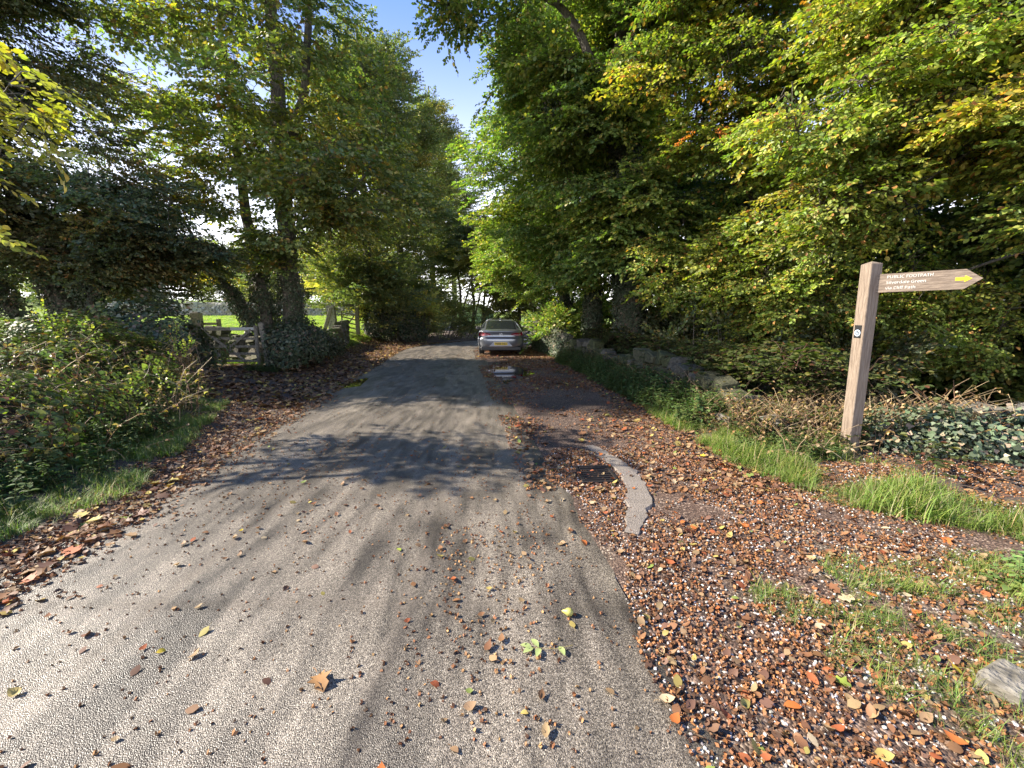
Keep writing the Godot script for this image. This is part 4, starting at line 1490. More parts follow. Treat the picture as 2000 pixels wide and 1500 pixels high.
# ---------------------------------------------------------------- verge, brambles, grass
func build_growth() -> void:
	var xf := []
	var cols := []
	var grass := func(x: float, z: float, lo: float, hi: float) -> void:
		var b := Basis(Vector3.UP, rng.randf() * TAU).scaled(Vector3(1, rng.randf_range(0.8, 1.25), 1) * rng.randf_range(lo, hi))
		xf.append(Transform3D(b, Vector3(x, surf(x, z) - 0.005, z)))
		cols.append(tone(0.75, 1.25, 0.12))
	# verge on the wooded side and round the signpost
	for i in 2300:
		var z := -rng.randf_range(2.3, 7.5)
		var vx := verge_x(z)
		var x := vx + rng.randf_range(-0.12, 1.25) * (1.0 if z > -4.6 else 0.55)
		var cl := noise.get_noise_2d(x * 70, z * 70)
		if rng.randf() < (0.45 if z > -4.9 else 0.12) + cl * 2.6:
			grass.call(x, z, 0.4 + maxf(cl, 0) * 0.8, 0.85 + maxf(cl, 0) * 1.8)
	for i in 260:
		var z := -rng.randf_range(7.0, 18.0)
		grass.call(verge_x(z) + rng.randf_range(0.0, 0.5), z, 0.7, 1.4)
	# tufts breaking through the litter
	for c in [Vector3(2.45, -1.62, 0.35), Vector3(2.1, -1.25, 0.35), Vector3(2.75, -2.15, 0.4), Vector3(1.9, -1.95, 0.16), Vector3(3.1, -1.8, 0.4), Vector3(2.25, -2.25, 0.2), Vector3(1.55, -2.05, 0.14), Vector3(1.75, -1.6, 0.18), Vector3(2.0, -1.0, 0.3), Vector3(2.6, -1.2, 0.4), Vector3(3.3, -2.3, 0.3)]:
		for i in int(130 * c.z):
			var a := rng.randf() * TAU
			var r: float = sqrt(rng.randf()) * c.z
			grass.call(c.x + cos(a) * r * 1.3, c.y + sin(a) * r, 0.35, 0.8)
	# bank in front of the brambles
	for i in 4200:
		var z := -rng.randf_range(1.0, 7.4)
		var x := left_x(z) - rng.randf_range(-0.2, 1.1)
		if rng.randf() < 0.55 + noise.get_noise_2d(x * 80, z * 80) * 2.0:
			grass.call(x, z, 0.45, 1.0)
	spread(self, "verge_grass", patch("grass"), M.weed, xf, cols)
	xf = []
	cols = []
	for i in 9000:
		var z := -13.2 - pow(rng.randf(), 1.5) * 27.0
		var x := -8.2 - rng.randf() * (8.0 + (-z - 13) * 1.1)
		xf.append(Transform3D(Basis(Vector3.UP, rng.randf() * TAU).scaled(Vector3(2.2, 0.8, 2.2) * rng.randf_range(0.9, 1.6)), gp(x, z)))
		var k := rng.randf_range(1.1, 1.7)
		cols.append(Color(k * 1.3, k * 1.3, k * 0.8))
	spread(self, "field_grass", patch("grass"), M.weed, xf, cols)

	var flat := func(n: int, fn: Callable) -> Array:
		var out := []
		for i in n:
			var p: Vector2 = fn.call()
			out.append([gp(p.x, p.y), Vector3(rng.randf_range(-0.15, 0.15), 1, rng.randf_range(-0.15, 0.15)).normalized()])
		return out
	# nettles along the foot of the wooded wall
	var t := thing("nettle_bed", "low dark green nettles along the foot of the roadside stone wall", "nettles", gp(2.6, -9.0))
	growth(t, "leaves", "nettle", flat.call(700, func():
		var z := -rng.randf_range(5.6, 14.5)
		return Vector2(lerpf(verge_x(z), wall_x(z) - 0.1, rng.randf_range(0.0, 1.0)), z)), M.weed, 0.7, 1.35, 0.8, 1.2)
	t = thing("nettle_bed", "green nettles and weeds edging the lane before the near brambles", "nettles", gp(-4.6, -4.0))
	growth(t, "leaves", "nettle", flat.call(130, func():
		var z := -rng.randf_range(2.2, 7.2)
		return Vector2(left_x(z) - rng.randf_range(0.25, 1.2), z)), M.weed, 0.6, 1.1, 0.7, 1.1)
	t = thing("weed_clump", "bright leafy weeds at the foot of the signpost", "weeds", gp(3.2, -4.45))
	growth(t, "leaves", "nettle", flat.call(60, func(): return Vector2(3.2 + rng.randf_range(-0.5, 0.35), -4.45 + rng.randf_range(-0.25, 0.25))), M.weed, 0.35, 0.6, 1.0, 1.5)
	t = thing("weed_clump", "broad-leaved green weed among grass tufts at the litter's edge", "weeds", gp(3.0, -2.15))
	growth(t, "leaves", "nettle", flat.call(7, func(): return Vector2(3.12 + rng.randf_range(-0.15, 0.25), -2.2 + rng.randf_range(-0.12, 0.12))), M.weed, 0.55, 0.8, 1.6, 2.1)
	t = thing("weed_clump", "small green weeds at the foot of the leaning gate posts", "weeds", gp(-7.1, -11.6))
	growth(t, "leaves", "nettle", flat.call(26, func(): return Vector2(-7.1 + rng.randf_range(-0.7, 0.5), -11.6 + rng.randf_range(-0.3, 0.3))), M.weed, 0.5, 0.85, 0.8, 1.2)
	# dead stems and brambles round the post and over the low end of the wall
	t = thing("dead_stems", "tangle of dry brown bramble and dock stems behind the signpost", "dead stems", gp(3.8, -5.3))
	growth(t, "stems", "stems", flat.call(150, func(): return Vector2(rng.randf_range(2.95, 5.2), -5.2 + rng.randfn(0, 0.45))), M.weed, 0.7, 1.15, 0.8, 1.3)
	growth(t, "leaves", "bramble", flat.call(46, func(): return Vector2(rng.randf_range(2.9, 5.2), -5.2 + rng.randfn(0, 0.4))), M.weed, 0.7, 1.1, 0.6, 1.1)
	t = thing("dead_stems", "dry upright stems in front of the middle of the stone wall", "dead stems", gp(2.2, -11.0))
	growth(t, "stems", "stems", flat.call(70, func():
		var z := -rng.randf_range(6.0, 14.0)
		return Vector2(wall_x(z) - rng.randf_range(0.15, 0.5), z)), M.weed, 0.8, 1.3, 0.8, 1.2)
	# brambles leaning over the wooded wall
	t = thing("bramble_thicket", "dark bramble thicket leaning over the back of the roadside wall", "brambles", gp(4.2, -8.0))
	growth(t, "leaves", "bramble", flat.call(210, func():
		var z := -rng.randf_range(5.4, 15.0)
		return Vector2(wall_x(z) + rng.randf_range(0.3, 1.5), z)).map(func(s): return [s[0] + Vector3(0, rng.randf_range(0.2, 0.75), 0), s[1]]), M.weed, 0.8, 1.5, 0.6, 1.1)
	t = thing("bramble_thicket", "dense sunlit bramble thicket on the bank opposite the signpost", "brambles", gp(-6.4, -5.6))
	var sp := []
	for c in [[Vector3(-6.6, 0.25, -4.0), Vector3(1.6, 0.55, 1.2), 90], [Vector3(-7.2, 0.4, -5.7), Vector3(1.5, 0.55, 1.2), 110], [Vector3(-8.6, 0.6, -7.0), Vector3(1.6, 0.6, 1.1), 90], [Vector3(-7.2, 0.3, -7.3), Vector3(0.9, 0.65, 0.8), 80], [Vector3(-6.4, 0.25, -2.4), Vector3(1.6, 0.5, 1.3), 70]]:
		sp.append_array(mound_spots(c[0], c[1], c[2], 0.35))
	growth(t, "leaves", "bramble", sp, M.weed, 0.65, 1.15, 0.8, 1.4)
	growth(t, "stems", "stems", flat.call(100, func(): 
		var z := -rng.randf_range(2.2, 8.0)
		return Vector2(minf(rng.randf_range(-8.2, -4.6), 0.80 * z - 0.2), z)).map(func(s): return [s[0] + Vector3(0, rng.randf_range(-0.1, 0.2), 0), s[1]]), M.weed, 0.9, 1.6, 0.9, 1.5)
	t = thing("hogweed_spray", "pale yellow-green leafy shoots standing out of the sunlit brambles", "shrub", gp(-6.6, -6.0))
	var xs := []
	var cs := []
	for i in 20:
		var z := -rng.randf_range(4.2, 8.2)
		var x := rng.randf_range(-9.5, -5.2) + (z + 6.0) * 0.2
		var up := Vector3(rng.randf_range(-0.4, 0.4), 1, rng.randf_range(-0.4, 0.4))
		xs.append(Transform3D(rot_to(up, Vector3(rng.randf_range(-1, 1), 0.2, rng.randf_range(-1, 1))).scaled(Vector3.ONE * rng.randf_range(0.4, 0.65)), gp(x, z, rng.randf_range(0.2, 0.55)) - t.position))
		cs.append(tone(0.75, 1.1))
	spread(t, "crown", spray("beech"), M.leaf, xs, cs)
	# ivy
	t = thing("ivy_mound", "tall rounded mound of dark ivy smothering the hinge end of the barred gate", "ivy", gp(-7.9, -9.2))
	sp = mound_spots(Vector3(-8.55, 0.5, -9.3), Vector3(1.15, 1.28, 1.0), 260, 0.3)
	sp.append_array(mound_spots(Vector3(-7.95, 0.3, -8.7), Vector3(0.75, 0.8, 0.8), 130, 0.3))
	growth(t, "ivy", "ivy", sp, M.ivy, 1.0, 1.8, 0.9, 1.7)
	growth(t, "stems", "bramble", mound_spots(Vector3(-8.4, 0.5, -9.3), Vector3(1.2, 1.2, 1.0), 40, 0.3), M.weed, 0.8, 1.3)
	t = thing("ivy_mass", "ivy draped over the gate end of the dark wall under the big sycamore", "ivy", gp(-6.9, -12.2))
	sp = mound_spots(Vector3(-6.75, 0.5, -12.6), Vector3(0.75, 0.85, 1.0), 210, 0.25)
	sp.append_array(mound_spots(Vector3(-7.1, 0.35, -14.6), Vector3(0.4, 0.75, 1.8), 150, 0.3))
	growth(t, "ivy", "ivy", sp, M.ivy, 1.0, 1.7, 0.7, 1.2)
	t = thing("ivy_mass", "grey-green ivy covering the low ruined wall to the side of the signpost", "ivy", gp(5.3, -4.5))
	sp = []
	for i in 16:
		var x := 4.35 + i * 0.22
		sp.append_array(mound_spots(Vector3(x, 0.02 + 0.02 * i, -4.65 + i * 0.035), Vector3(0.26, 0.33 + 0.012 * i, 0.42), 34, 0.3))
	growth(t, "ivy", "ivy", sp, M.ivy, 0.7, 1.1, 1.2, 2.0)
	growth(t, "stems", "stems", flat.call(24, func(): return Vector2(rng.randf_range(4.2, 6.5), -4.75 + rng.randfn(0, 0.15))).map(func(s): return [s[0] + Vector3(0, 0.15, 0), s[1]]), M.weed, 0.7, 1.1, 1.0, 1.5)
	t = thing("ivy_mass", "ivy hanging on the far end of the roadside wall near the car", "ivy", gp(1.6, -16.0))
	sp = []
	for i in 190:
		var z := -rng.randf_range(14.5, 19.0)
		sp.append([gp(wall_x(z) - 0.24 + rng.randf_range(-0.06, 0.04), z, rng.randf_range(0.1, 0.95)), Vector3(-0.9, 0.35, 0.3).normalized()])
	growth(t, "ivy", "ivy", sp, M.ivy, 0.9, 1.5, 0.8, 1.3)

func hedge(called: String, label: String, cat: String, mounds: Array, kind: String, matl: Material, tl: float, th: float) -> void:
	var t := thing(called, label, cat, gp(mounds[0][0].x, mounds[0][0].z))
	var sp := []
	for m in mounds:
		sp.append_array(mound_spots(m[0], m[1], m[2], 0.45))
	if kind == "ivy":
		growth(t, "ivy", "ivy", sp, matl, 1.2, 2.2, tl, th)
		return
	var xf := []
	var cols := []
	for s in sp:
		var d: Vector3 = (s[1] + Vector3(0, 0.1, 0) + in_ball() * 0.6).normalized()
		var k := rng.randf_range(0.8, 1.4)
		xf.append(Transform3D(rot_to(d, Vector3(rng.randf_range(-0.5, 0.5), 1, rng.randf_range(-0.5, 0.5))).scaled(Vector3.ONE * k), s[0] - d * 0.5 * k - t.position))
		cols.append(tone(tl, th, 0.12))
	var mb := MB.new()
	mb.o = t.position
	for i in mini(60, sp.size()):
		var s: Array = sp[i * sp.size() / mini(60, sp.size())]
		var p: Vector3 = s[0]
		var q := gp(lerpf(mounds[0][0].x, p.x, 0.75), lerpf(mounds[0][0].z, p.z, 0.75))
		tube(mb, [q, q.lerp(p, 0.5) + in_ball() * 0.15, p], [0.03, 0.02, 0.008], 4, Color.WHITE, 0.0, false)
	tag(put(mb, "branches", M.bark, t), "", "", "", "stuff")
	spread(t, "crown", spray(kind), matl, xf, cols)

# ---------------------------------------------------------------- all the trees
func V(x: float, y: float, z: float) -> Vector3: return Vector3(x, y, z)

func build_trees() -> void:
	# the big sycamore behind the gate: two main stems and a thin leaning one
	tree("sycamore_tree", "big multi-stemmed sycamore standing behind the ivy-clad wall by the gate", "tree", "",
		[[[gp(-7.75, -14.2, -0.1), V(-7.7, 2.5, -14.2), V(-7.55, 5.5, -14.1), V(-7.4, 9.5, -14.0), V(-7.0, 14.5, -13.8)], 0.36, 0.10],
		[[gp(-8.35, -14.2, -0.1), V(-8.75, 2.4, -14.2), V(-9.0, 5.5, -14.3), V(-9.3, 9.0, -14.6), V(-9.6, 13.0, -15.0)], 0.21, 0.06],
		[[gp(-8.4, -14.0, 0.3), V(-9.3, 1.9, -13.9), V(-10.2, 3.6, -13.8), V(-11.4, 6.2, -13.6)], 0.10, 0.03, 1],
		[[V(-7.5, 6.6, -14.1), V(-6.6, 8.2, -13.8), V(-5.9, 10.5, -13.4), V(-5.2, 12.6, -13.2)], 0.17, 0.05, 1],
		[[V(-7.6, 4.4, -14.1), V(-6.3, 4.7, -13.7), V(-5.0, 5.3, -13.2), V(-4.2, 6.0, -12.8)], 0.10, 0.03, 1]],
		[[V(-7.4, 8.6, -13.8), V(3.5, 5.0, 2.6), 54, 0.95, 14], [V(-10.2, 7.5, -13.8), V(3.0, 4.8, 2.2), 22, 0.95, 11], [V(-5.2, 5.4, -12.8), V(2.4, 1.3, 1.8), 18, 0.9, 14], [V(-8.2, 12.4, -13.0), V(3.0, 2.4, 2.4), 24, 1.0, 13], [V(-7.4, 6.0, -13.0), V(1.6, 2.6, 0.7), 10, 0.8, 12], [V(-9.4, 4.2, -13.4), V(2.2, 1.3, 1.2), 9, 0.7, 10]],
		"sycamore", {"lo": 0.85, "hi": 1.45, "scale": 0.95, "autumn": 0.07, "clear": 2.2, "ivy": [3.5, 60]})
	# dark leaning trees on the near bank
	tree("hawthorn_tree", "dark leaning hawthorn with several slanting trunks above the bramble bank", "tree", "",
		[[[gp(-11.4, -10.8, -0.1), V(-12.3, 2.6, -11.0), V(-13.2, 5.0, -11.2), V(-13.4, 8.0, -11.4)], 0.24, 0.06], [[gp(-11.6, -11.3, -0.1), V(-13.0, 3.0, -11.6), V(-14.4, 6.0, -11.9)], 0.15, 0.05],
		[[gp(-12.6, -11.0, -0.1), V(-13.9, 2.4, -11.0), V(-15.4, 4.8, -11.0)], 0.17, 0.05], [[gp(-11.2, -10.4, -0.1), V(-10.9, 2.2, -10.6), V(-10.0, 4.0, -10.8)], 0.11, 0.04]],
		[[V(-13.2, 7.2, -11.2), V(3.6, 4.2, 2.6), 52, 0.85, 15], [V(-10.6, 4.1, -10.8), V(2.4, 1.5, 1.4), 30, 0.75, 16], [V(-14.0, 3.9, -10.6), V(2.8, 1.5, 1.6), 26, 0.75, 14], [V(-11.0, 3.2, -11.4), V(2.8, 0.9, 1.0), 26, 0.7, 15]],
		"dark", {"clear": 1.3, "scale": 1.1, "autumn": 0.2, "ivy": [4.0, 55], "lo": 0.9, "hi": 1.6})
	tree("hawthorn_tree", "dense dark evergreen crown filling the upper corner beside the leaning hawthorn", "tree", "",
		[[[gp(-13.9, -9.8, -0.1), V(-14.2, 3.0, -9.9), V(-14.2, 7.0, -10.0), V(-14.0, 12.0, -10.2)], 0.3, 0.07]],
		[[V(-14.0, 9.2, -9.8), V(3.4, 4.6, 1.6), 74, 0.85, 17], [V(-13.2, 4.6, -9.4), V(2.0, 1.6, 1.0), 16, 0.7, 12]], "dark", {"clear": 2.5, "scale": 1.2})
	# overhanging hazel boughs close by
	tree("hazel_tree", "hazel reaching thin boughs of yellowing round leaves over the near brambles", "tree", "",
		[[[gp(-9.6, -3.6, -0.1), V(-9.0, 2.0, -3.8), V(-7.9, 3.6, -4.1), V(-6.6, 4.3, -4.5)], 0.08, 0.02], [[gp(-9.8, -3.9, -0.1), V(-9.4, 2.6, -4.2), V(-8.3, 4.4, -4.8), V(-7.2, 5.2, -5.3)], 0.07, 0.02]],
		[[V(-5.8, 3.5, -4.8), V(1.5, 0.9, 0.5), 14, 0.42, 3], [V(-7.2, 4.4, -5.4), V(1.5, 0.9, 0.6), 12, 0.45, 3], [V(-8.4, 4.6, -4.8), V(1.3, 1.0, 0.7), 10, 0.5, 4]], "hazel", {"clear": 2.0, "lift": -0.3, "lo": 0.8, "hi": 1.2, "scale": 0.78})
	# tall row up the lane on the field side
	var i := 0
	for q in [[-8.6, -24.5, 17.0, "tall dense tree next up the lane from the big sycamore"], [-8.2, -30.0, 20.0, "tallest tree of the dark row up the lane, behind its nearest neighbour"], [-7.0, -36.0, 20.5, "tall pointed tree near the end of the dark row along the lane"], [-6.0, -42.0, 19.5, "farthest pointed tree of the dark row, against the open sky"]]:
		var H: float = q[2]
		var b := gp(q[0], q[1], -0.1)
		tree("roadside_tree", q[3], "tree", "", [[[b, b + V(0.1, H * 0.35, 0), b + V(0.0, H * 0.7, 0.1), b + V(0.2, H * 0.97, 0)], 0.30, 0.05]],
			[[b + V(0, H * 0.38, 0), V(2.7, H * 0.27, 2.5), 46 if i < 2 else 30, 1.1, 14], [b + V(0, 2.6, 0.4), V(2.4, 1.9, 1.6), 18 if i < 2 else 5, 1.0, 14], [b + V(0, H * 0.68, 0), V(2.2, H * 0.24, 2.1), 34, 1.0, 14], [b + V(0, H * 0.88, 0), V(1.1, H * 0.12, 1.1), 12, 0.8, 12]],
			"poplar", {"lift": 0.35, "scale": 1.15, "clear": 2.5, "autumn": 0.06, "shell": 0.5})
		i += 1
	# trees in and beyond the field
	tree("willow_tree", "pale yellow-green tree glowing in sun beyond the field wall", "tree", "", [[[gp(-16.5, -44, 0), gp(-16.5, -44, 4.0), gp(-16.2, -44, 8.5)], 0.25, 0.06]], [[gp(-16.5, -44, 5.2), V(5.0, 4.2, 3.0), 50, 1.3, 12]], "yellow", {"scale": 1.4, "clear": 0.8})
	tree("birch_tree", "thin buff-leaved tree leaning by the small footpath gate", "tree", "", [[[gp(-9.2, -27.5, 0), gp(-10.2, -27.5, 2.4), gp(-12.0, -27.5, 4.6)], 0.1, 0.02]], [[gp(-11.2, -27.5, 3.9), V(2.4, 1.4, 1.6), 24, 0.8, 12]], "yellow", {"clear": 0.8, "scale": 0.9, "lo": 1.0, "hi": 1.4})
	for q in [[-30.0, -52.0, 8.0, "round dark field tree seen between leaning hawthorn and sycamore"], [-40.0, -58.0, 9.0, "broad green tree far across the field, nearer the hawthorn side"], [-22.0, -56.0, 7.0, "low green tree far across the field under the sycamore boughs"], [-52.0, -50.0, 10.0, "far green tree glimpsed through the dark leaning trunks"], [-62.0, -56.0, 12.0, "farthest broad tree at the dark hawthorn end of the field"], [-46.0, -66.0, 11.0, "rounded tree closing the skyline across the field, between two paler neighbours"], [-34.0, -68.0, 11.0, "tree on the field skyline straight behind the stout fence post"], [-26.0, -66.0, 10.0, "skyline tree seen just beside the thin leaning sycamore stem"], [-75.0, -62.0, 14.0, "tall skyline tree behind the farthest fence rails"], [-44.0, -46.0, 7.0, "small bushy tree just over the field wall near the hawthorn"]]:
		var b := gp(q[0], q[1], -0.1)
		var H: float = q[2]
		tree("field_tree", q[3], "tree", "", [[[b, b + V(0, H * 0.5, 0), b + V(0.3, H * 0.9, 0)], 0.3, 0.08]], [[b + V(0, H * 0.55, 0), V(H * 0.6, H * 0.45, H * 0.4), 46, 1.4, 12]], "poplar", {"scale": 1.7, "clear": 0.8})
	# --- wooded side
	tree("beech_tree", "near beech sweeping long sunlit boughs down behind the signpost", "tree", "",
		[[[gp(11.6, -7.8, -0.1), V(11.5, 3.0, -7.8), V(11.2, 7.0, -7.5), V(10.6, 12.0, -7.0)], 0.38, 0.1], [[V(11.4, 4.6, -7.7), V(9.4, 5.0, -6.8), V(7.2, 4.3, -6.3), V(5.8, 3.4, -6.2)], 0.055, 0.012, 1], [[V(11.3, 6.4, -7.6), V(8.6, 7.0, -6.8), V(6.4, 6.0, -6.4), V(4.9, 4.9, -6.5)], 0.06, 0.012, 1], [[V(11.4, 3.2, -7.8), V(9.4, 2.8, -7.6), V(7.4, 2.1, -7.5)], 0.05, 0.012, 1]],
		[[V(7.0, 6.6, -6.2), V(2.6, 2.6, 1.5), 84, 0.5, 19], [V(7.6, 4.1, -5.4), V(1.9, 1.3, 0.9), 26, 0.5, 13], [V(5.4, 4.6, -6.8), V(1.7, 1.8, 1.0), 34, 0.5, 15], [V(8.4, 9.6, -6.4), V(2.6, 2.2, 1.8), 34, 0.7, 14], [V(8.6, 2.0, -8.6), V(2.2, 1.3, 0.9), 22, 0.6, 12], [V(6.0, 2.3, -8.8), V(1.5, 1.0, 0.7), 16, 0.55, 12]],
		"beech", {"clear": 2.0, "lift": -0.28, "autumn": 0.08, "lo": 0.75, "hi": 1.25, "scale": 0.85})
	var forking := tree("beech_tree", "pale-stemmed forking beech behind the wall, midway to the ivy-clad trunk", "tree", "",
		[[[gp(7.0, -11.2, -0.1), V(6.9, 3.0, -11.2), V(6.8, 5.0, -11.0), V(6.2, 8.5, -10.8)], 0.2, 0.06], [[V(6.8, 5.0, -11.1), V(7.3, 7.0, -10.9), V(7.8, 10.5, -10.6)], 0.11, 0.04, 1], [[V(6.85, 3.6, -11.1), V(5.8, 4.6, -10.4), V(4.7, 5.3, -9.9)], 0.09, 0.03, 1]],
		[[V(5.0, 7.2, -9.8), V(2.4, 2.8, 1.5), 56, 0.65, 15], [V(7.2, 9.4, -10.4), V(3.0, 2.8, 1.8), 40, 0.8, 14], [V(4.6, 3.2, -10.0), V(1.6, 1.3, 1.0), 24, 0.55, 13], [V(6.6, 2.6, -10.6), V(2.2, 1.6, 1.2), 20, 0.6, 12]],
		"beech", {"clear": 2.2, "lift": -0.25, "autumn": 0.06})
	tree("ash_tree", "tall ivy-clad tree behind the wall with a bough arching over the lane", "tree", "",
		[[[gp(3.75, -12.6, -0.1), V(3.6, 3.0, -12.6), V(3.3, 6.0, -12.5), V(2.95, 8.2, -12.3), V(3.3, 13.5, -12.0)], 0.42, 0.12], [[V(3.05, 7.0, -12.3), V(2.3, 7.9, -12.0), V(1.6, 9.1, -11.8), V(0.8, 9.6, -11.6), V(-0.6, 9.6, -11.5), V(-2.4, 9.4, -11.3)], 0.15, 0.02, 1], [[V(3.2, 6.4, -12.4), V(2.0, 6.6, -12.0), V(1.0, 7.0, -11.6)], 0.07, 0.02, 1]],
		[[V(2.6, 8.0, -12.2), V(2.6, 3.2, 1.8), 52, 0.8, 15], [V(3.4, 12.0, -11.4), V(3.2, 2.8, 2.4), 40, 0.9, 14], [V(3.4, 4.4, -11.6), V(1.7, 1.6, 0.9), 24, 0.6, 13], [V(-0.9, 9.3, -11.4), V(1.6, 0.3, 0.4), 12, 0.35, 4]],
		"beech_far", {"clear": 3.0, "lift": -0.2, "ivy": [7.0, 110]})
	tree("lime_tree", "broad sunlit tree behind the parked car, its crown leaning over the lane", "tree", "",
		[[[gp(2.6, -19.0, -0.1), V(2.3, 4.0, -19.0), V(1.9, 9.0, -19.0), V(1.6, 14.5, -19.0)], 0.28, 0.07]],
		[[V(1.3, 8.4, -19.0), V(2.9, 5.8, 2.6), 84, 0.9, 16], [V(0.6, 4.3, -18.6), V(2.4, 1.4, 2.2), 26, 0.8, 14], [V(1.6, 12.6, -19.0), V(1.7, 2.2, 1.8), 18, 0.8, 14]],
		"beech_far", {"clear": 3.0, "lift": -0.1, "shell": 0.5, "ivy": [4.0, 60]})
	tree("lime_tree", "ivy-clad tree behind the wall between parked car and big ivy trunk", "tree", "",
		[[[gp(3.1, -15.4, -0.1), V(3.0, 4.0, -15.4), V(2.8, 9.0, -15.3), V(2.7, 12.5, -15.2)], 0.2, 0.05]],
		[[V(2.2, 7.6, -15.2), V(2.4, 4.6, 1.6), 58, 0.85, 15], [V(2.4, 3.4, -14.8), V(1.8, 1.2, 1.0), 16, 0.6, 12]], "beech_far", {"clear": 2.5, "ivy": [5.0, 90]})
	tree("lime_tree", "slim ivy-wrapped tree near the lit stretch of wall beside the car", "tree", "",
		[[[gp(1.75, -21.0, -0.1), V(1.7, 3.0, -21.0), V(1.6, 7.0, -21.0)], 0.15, 0.05]], [[V(1.2, 5.0, -20.8), V(2.0, 2.6, 1.6), 24, 0.8, 13]], "beech_far", {"clear": 2.0, "ivy": [4.0, 60], "lo": 0.95, "hi": 1.35})
	tree("lime_tree", "sunlit tree beyond the parked car where the lane bends away", "tree", "",
		[[[gp(0.6, -31.5, -0.1), V(0.5, 3.0, -31.5), V(0.2, 9.0, -31.5)], 0.2, 0.06]], [[V(-0.4, 6.4, -31.0), V(3.2, 4.2, 2.2), 44, 1.0, 13], [V(0.6, 2.6, -29.5), V(2.4, 1.8, 1.2), 18, 0.9, 12]], "yellow", {"scale": 1.1, "clear": 1.5, "lo": 0.7, "hi": 1.1})
	for q in [[-3.4, -34.0, "slender bare-stemmed tree at the end of the lane"], [-2.6, -35.5, "second slender tree at the lane's end, leaning toward the car"], [-4.6, -35.0, "thin dark trunk among the hedge trees at the end of the lane"]]:
		var b := gp(q[0], q[1], -0.1)
		tree("slender_tree", q[2], "tree", "", [[[b, b + V(0.2, 3, 0), b + V(0.9 * (1 if q[0] > -3 else -0.3), 8.0, 0)], 0.14, 0.05], [[b, b + V(0.5, 2.4, 0.1), b + V(1.6, 6.0, 0.3)], 0.1, 0.03]], [[b + V(0.3, 7.2, 0), V(2.3, 2.6, 1.6), 22, 0.9, 12]], "poplar", {"scale": 1.2, "clear": 3.0})
	# deeper in the wood
	for q in [[6.2, -16.5, 10.0, "dark woodland tree right behind the forking beech"], [9.6, -13.5, 8.0, "dark woodland tree between near beech and forking beech"], [13.0, -10.5, 7.5, "dark woodland tree far in beyond the signpost arm"], [12.0, -18.0, 9.5, "woodland tree deep in shade behind the two nearer beeches"], [6.4, -24.0, 15.0, "woodland tree deep behind the big ivy-clad trunk"], [17.0, -15.0, 10.0, "woodland tree at the dark far edge behind the signpost"], [14.5, -6.0, 7.5, "woodland tree standing deep beyond the ivy-covered ruined wall"]]:
		var b := gp(q[0], q[1], -0.2)
		var H: float = q[2]
		tree("woodland_tree", q[3], "tree", "", [[[b, b + V(0.2, H * 0.4, 0), b + V(-0.1, H * 0.95, 0)], 0.28, 0.06]],
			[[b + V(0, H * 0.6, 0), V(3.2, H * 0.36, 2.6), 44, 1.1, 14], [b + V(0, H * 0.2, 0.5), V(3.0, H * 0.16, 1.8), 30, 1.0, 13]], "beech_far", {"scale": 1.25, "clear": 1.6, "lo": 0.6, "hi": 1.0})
	# hedges
	hedge("roadside_hedge", "dark overgrown hedge curving round the far bend of the lane", "hedge", [[V(-6.3, 0.8, -26.6), V(1.6, 1.8, 1.2), 230], [V(-4.4, 0.8, -28.3), V(1.7, 2.0, 1.1), 250], [V(-2.0, 0.9, -29.0), V(2.0, 1.9, 1.1), 260], [V(1.2, 0.9, -29.2), V(2.2, 1.9, 1.1), 200], [V(4.2, 0.9, -29.0), V(2.2, 1.9, 1.1), 120]], "hawthorn", M.leaf, 0.9, 1.5)
	hedge("ivy_bush", "large dark ivy bush beside the tall post of the footpath gate", "ivy", [[V(-7.7, 0.8, -24.2), V(1.2, 1.35, 1.0), 230], [V(-6.8, 0.6, -25.6), V(1.3, 1.2, 1.0), 170]], "ivy", M.ivy, 0.6, 1.0)
	hedge("hazel_bush", "sunlit yellow-green bush topping the dark ivy by the bend", "bush", [[V(-6.6, 2.0, -26.2), V(1.6, 0.9, 1.1), 110], [V(-8.3, 1.9, -25.2), V(0.9, 0.6, 0.8), 46]], "yellow", M.leaf, 1.1, 1.6)
	hedge("holly_bush", "shaded evergreen bush hugging the wall under the big ivy-clad trunk", "bush", [[V(5.0, 0.3, -10.0), V(1.5, 1.2, 1.2), 110], [V(4.6, 0.3, -12.2), V(1.4, 1.3, 1.2), 110], [V(6.6, 0.2, -8.6), V(1.6, 1.1, 1.0), 100]], "dark", M.leaf, 0.8, 1.3)
	hedge("elder_bush", "pale sunlit bush behind the wall just past the parked car", "bush", [[V(3.4, 0.9, -20.4), V(1.5, 1.6, 1.2), 150], [V(1.9, 0.9, -17.2), V(0.8, 0.9, 1.0), 60]], "beech_far", M.leaf, 1.0, 1.5)
	# a withered orange spray high on the forking beech
	var xf := []
	var cols := []
	for k in 5:
		xf.append(Transform3D(rot_to(V(rng.randf_range(-1, 1), -0.3, rng.randf_range(-0.5, 1))).scaled(Vector3.ONE * 0.55), V(3.9 + rng.randf_range(-0.3, 0.3), 5.2 + rng.randf_range(-0.1, 0.1), -8.6) - forking.position))
		cols.append(Color(2.2, 0.7, 0.8))
	spread(forking, "withered_leaves", spray("beech"), M.leaf, xf, cols)

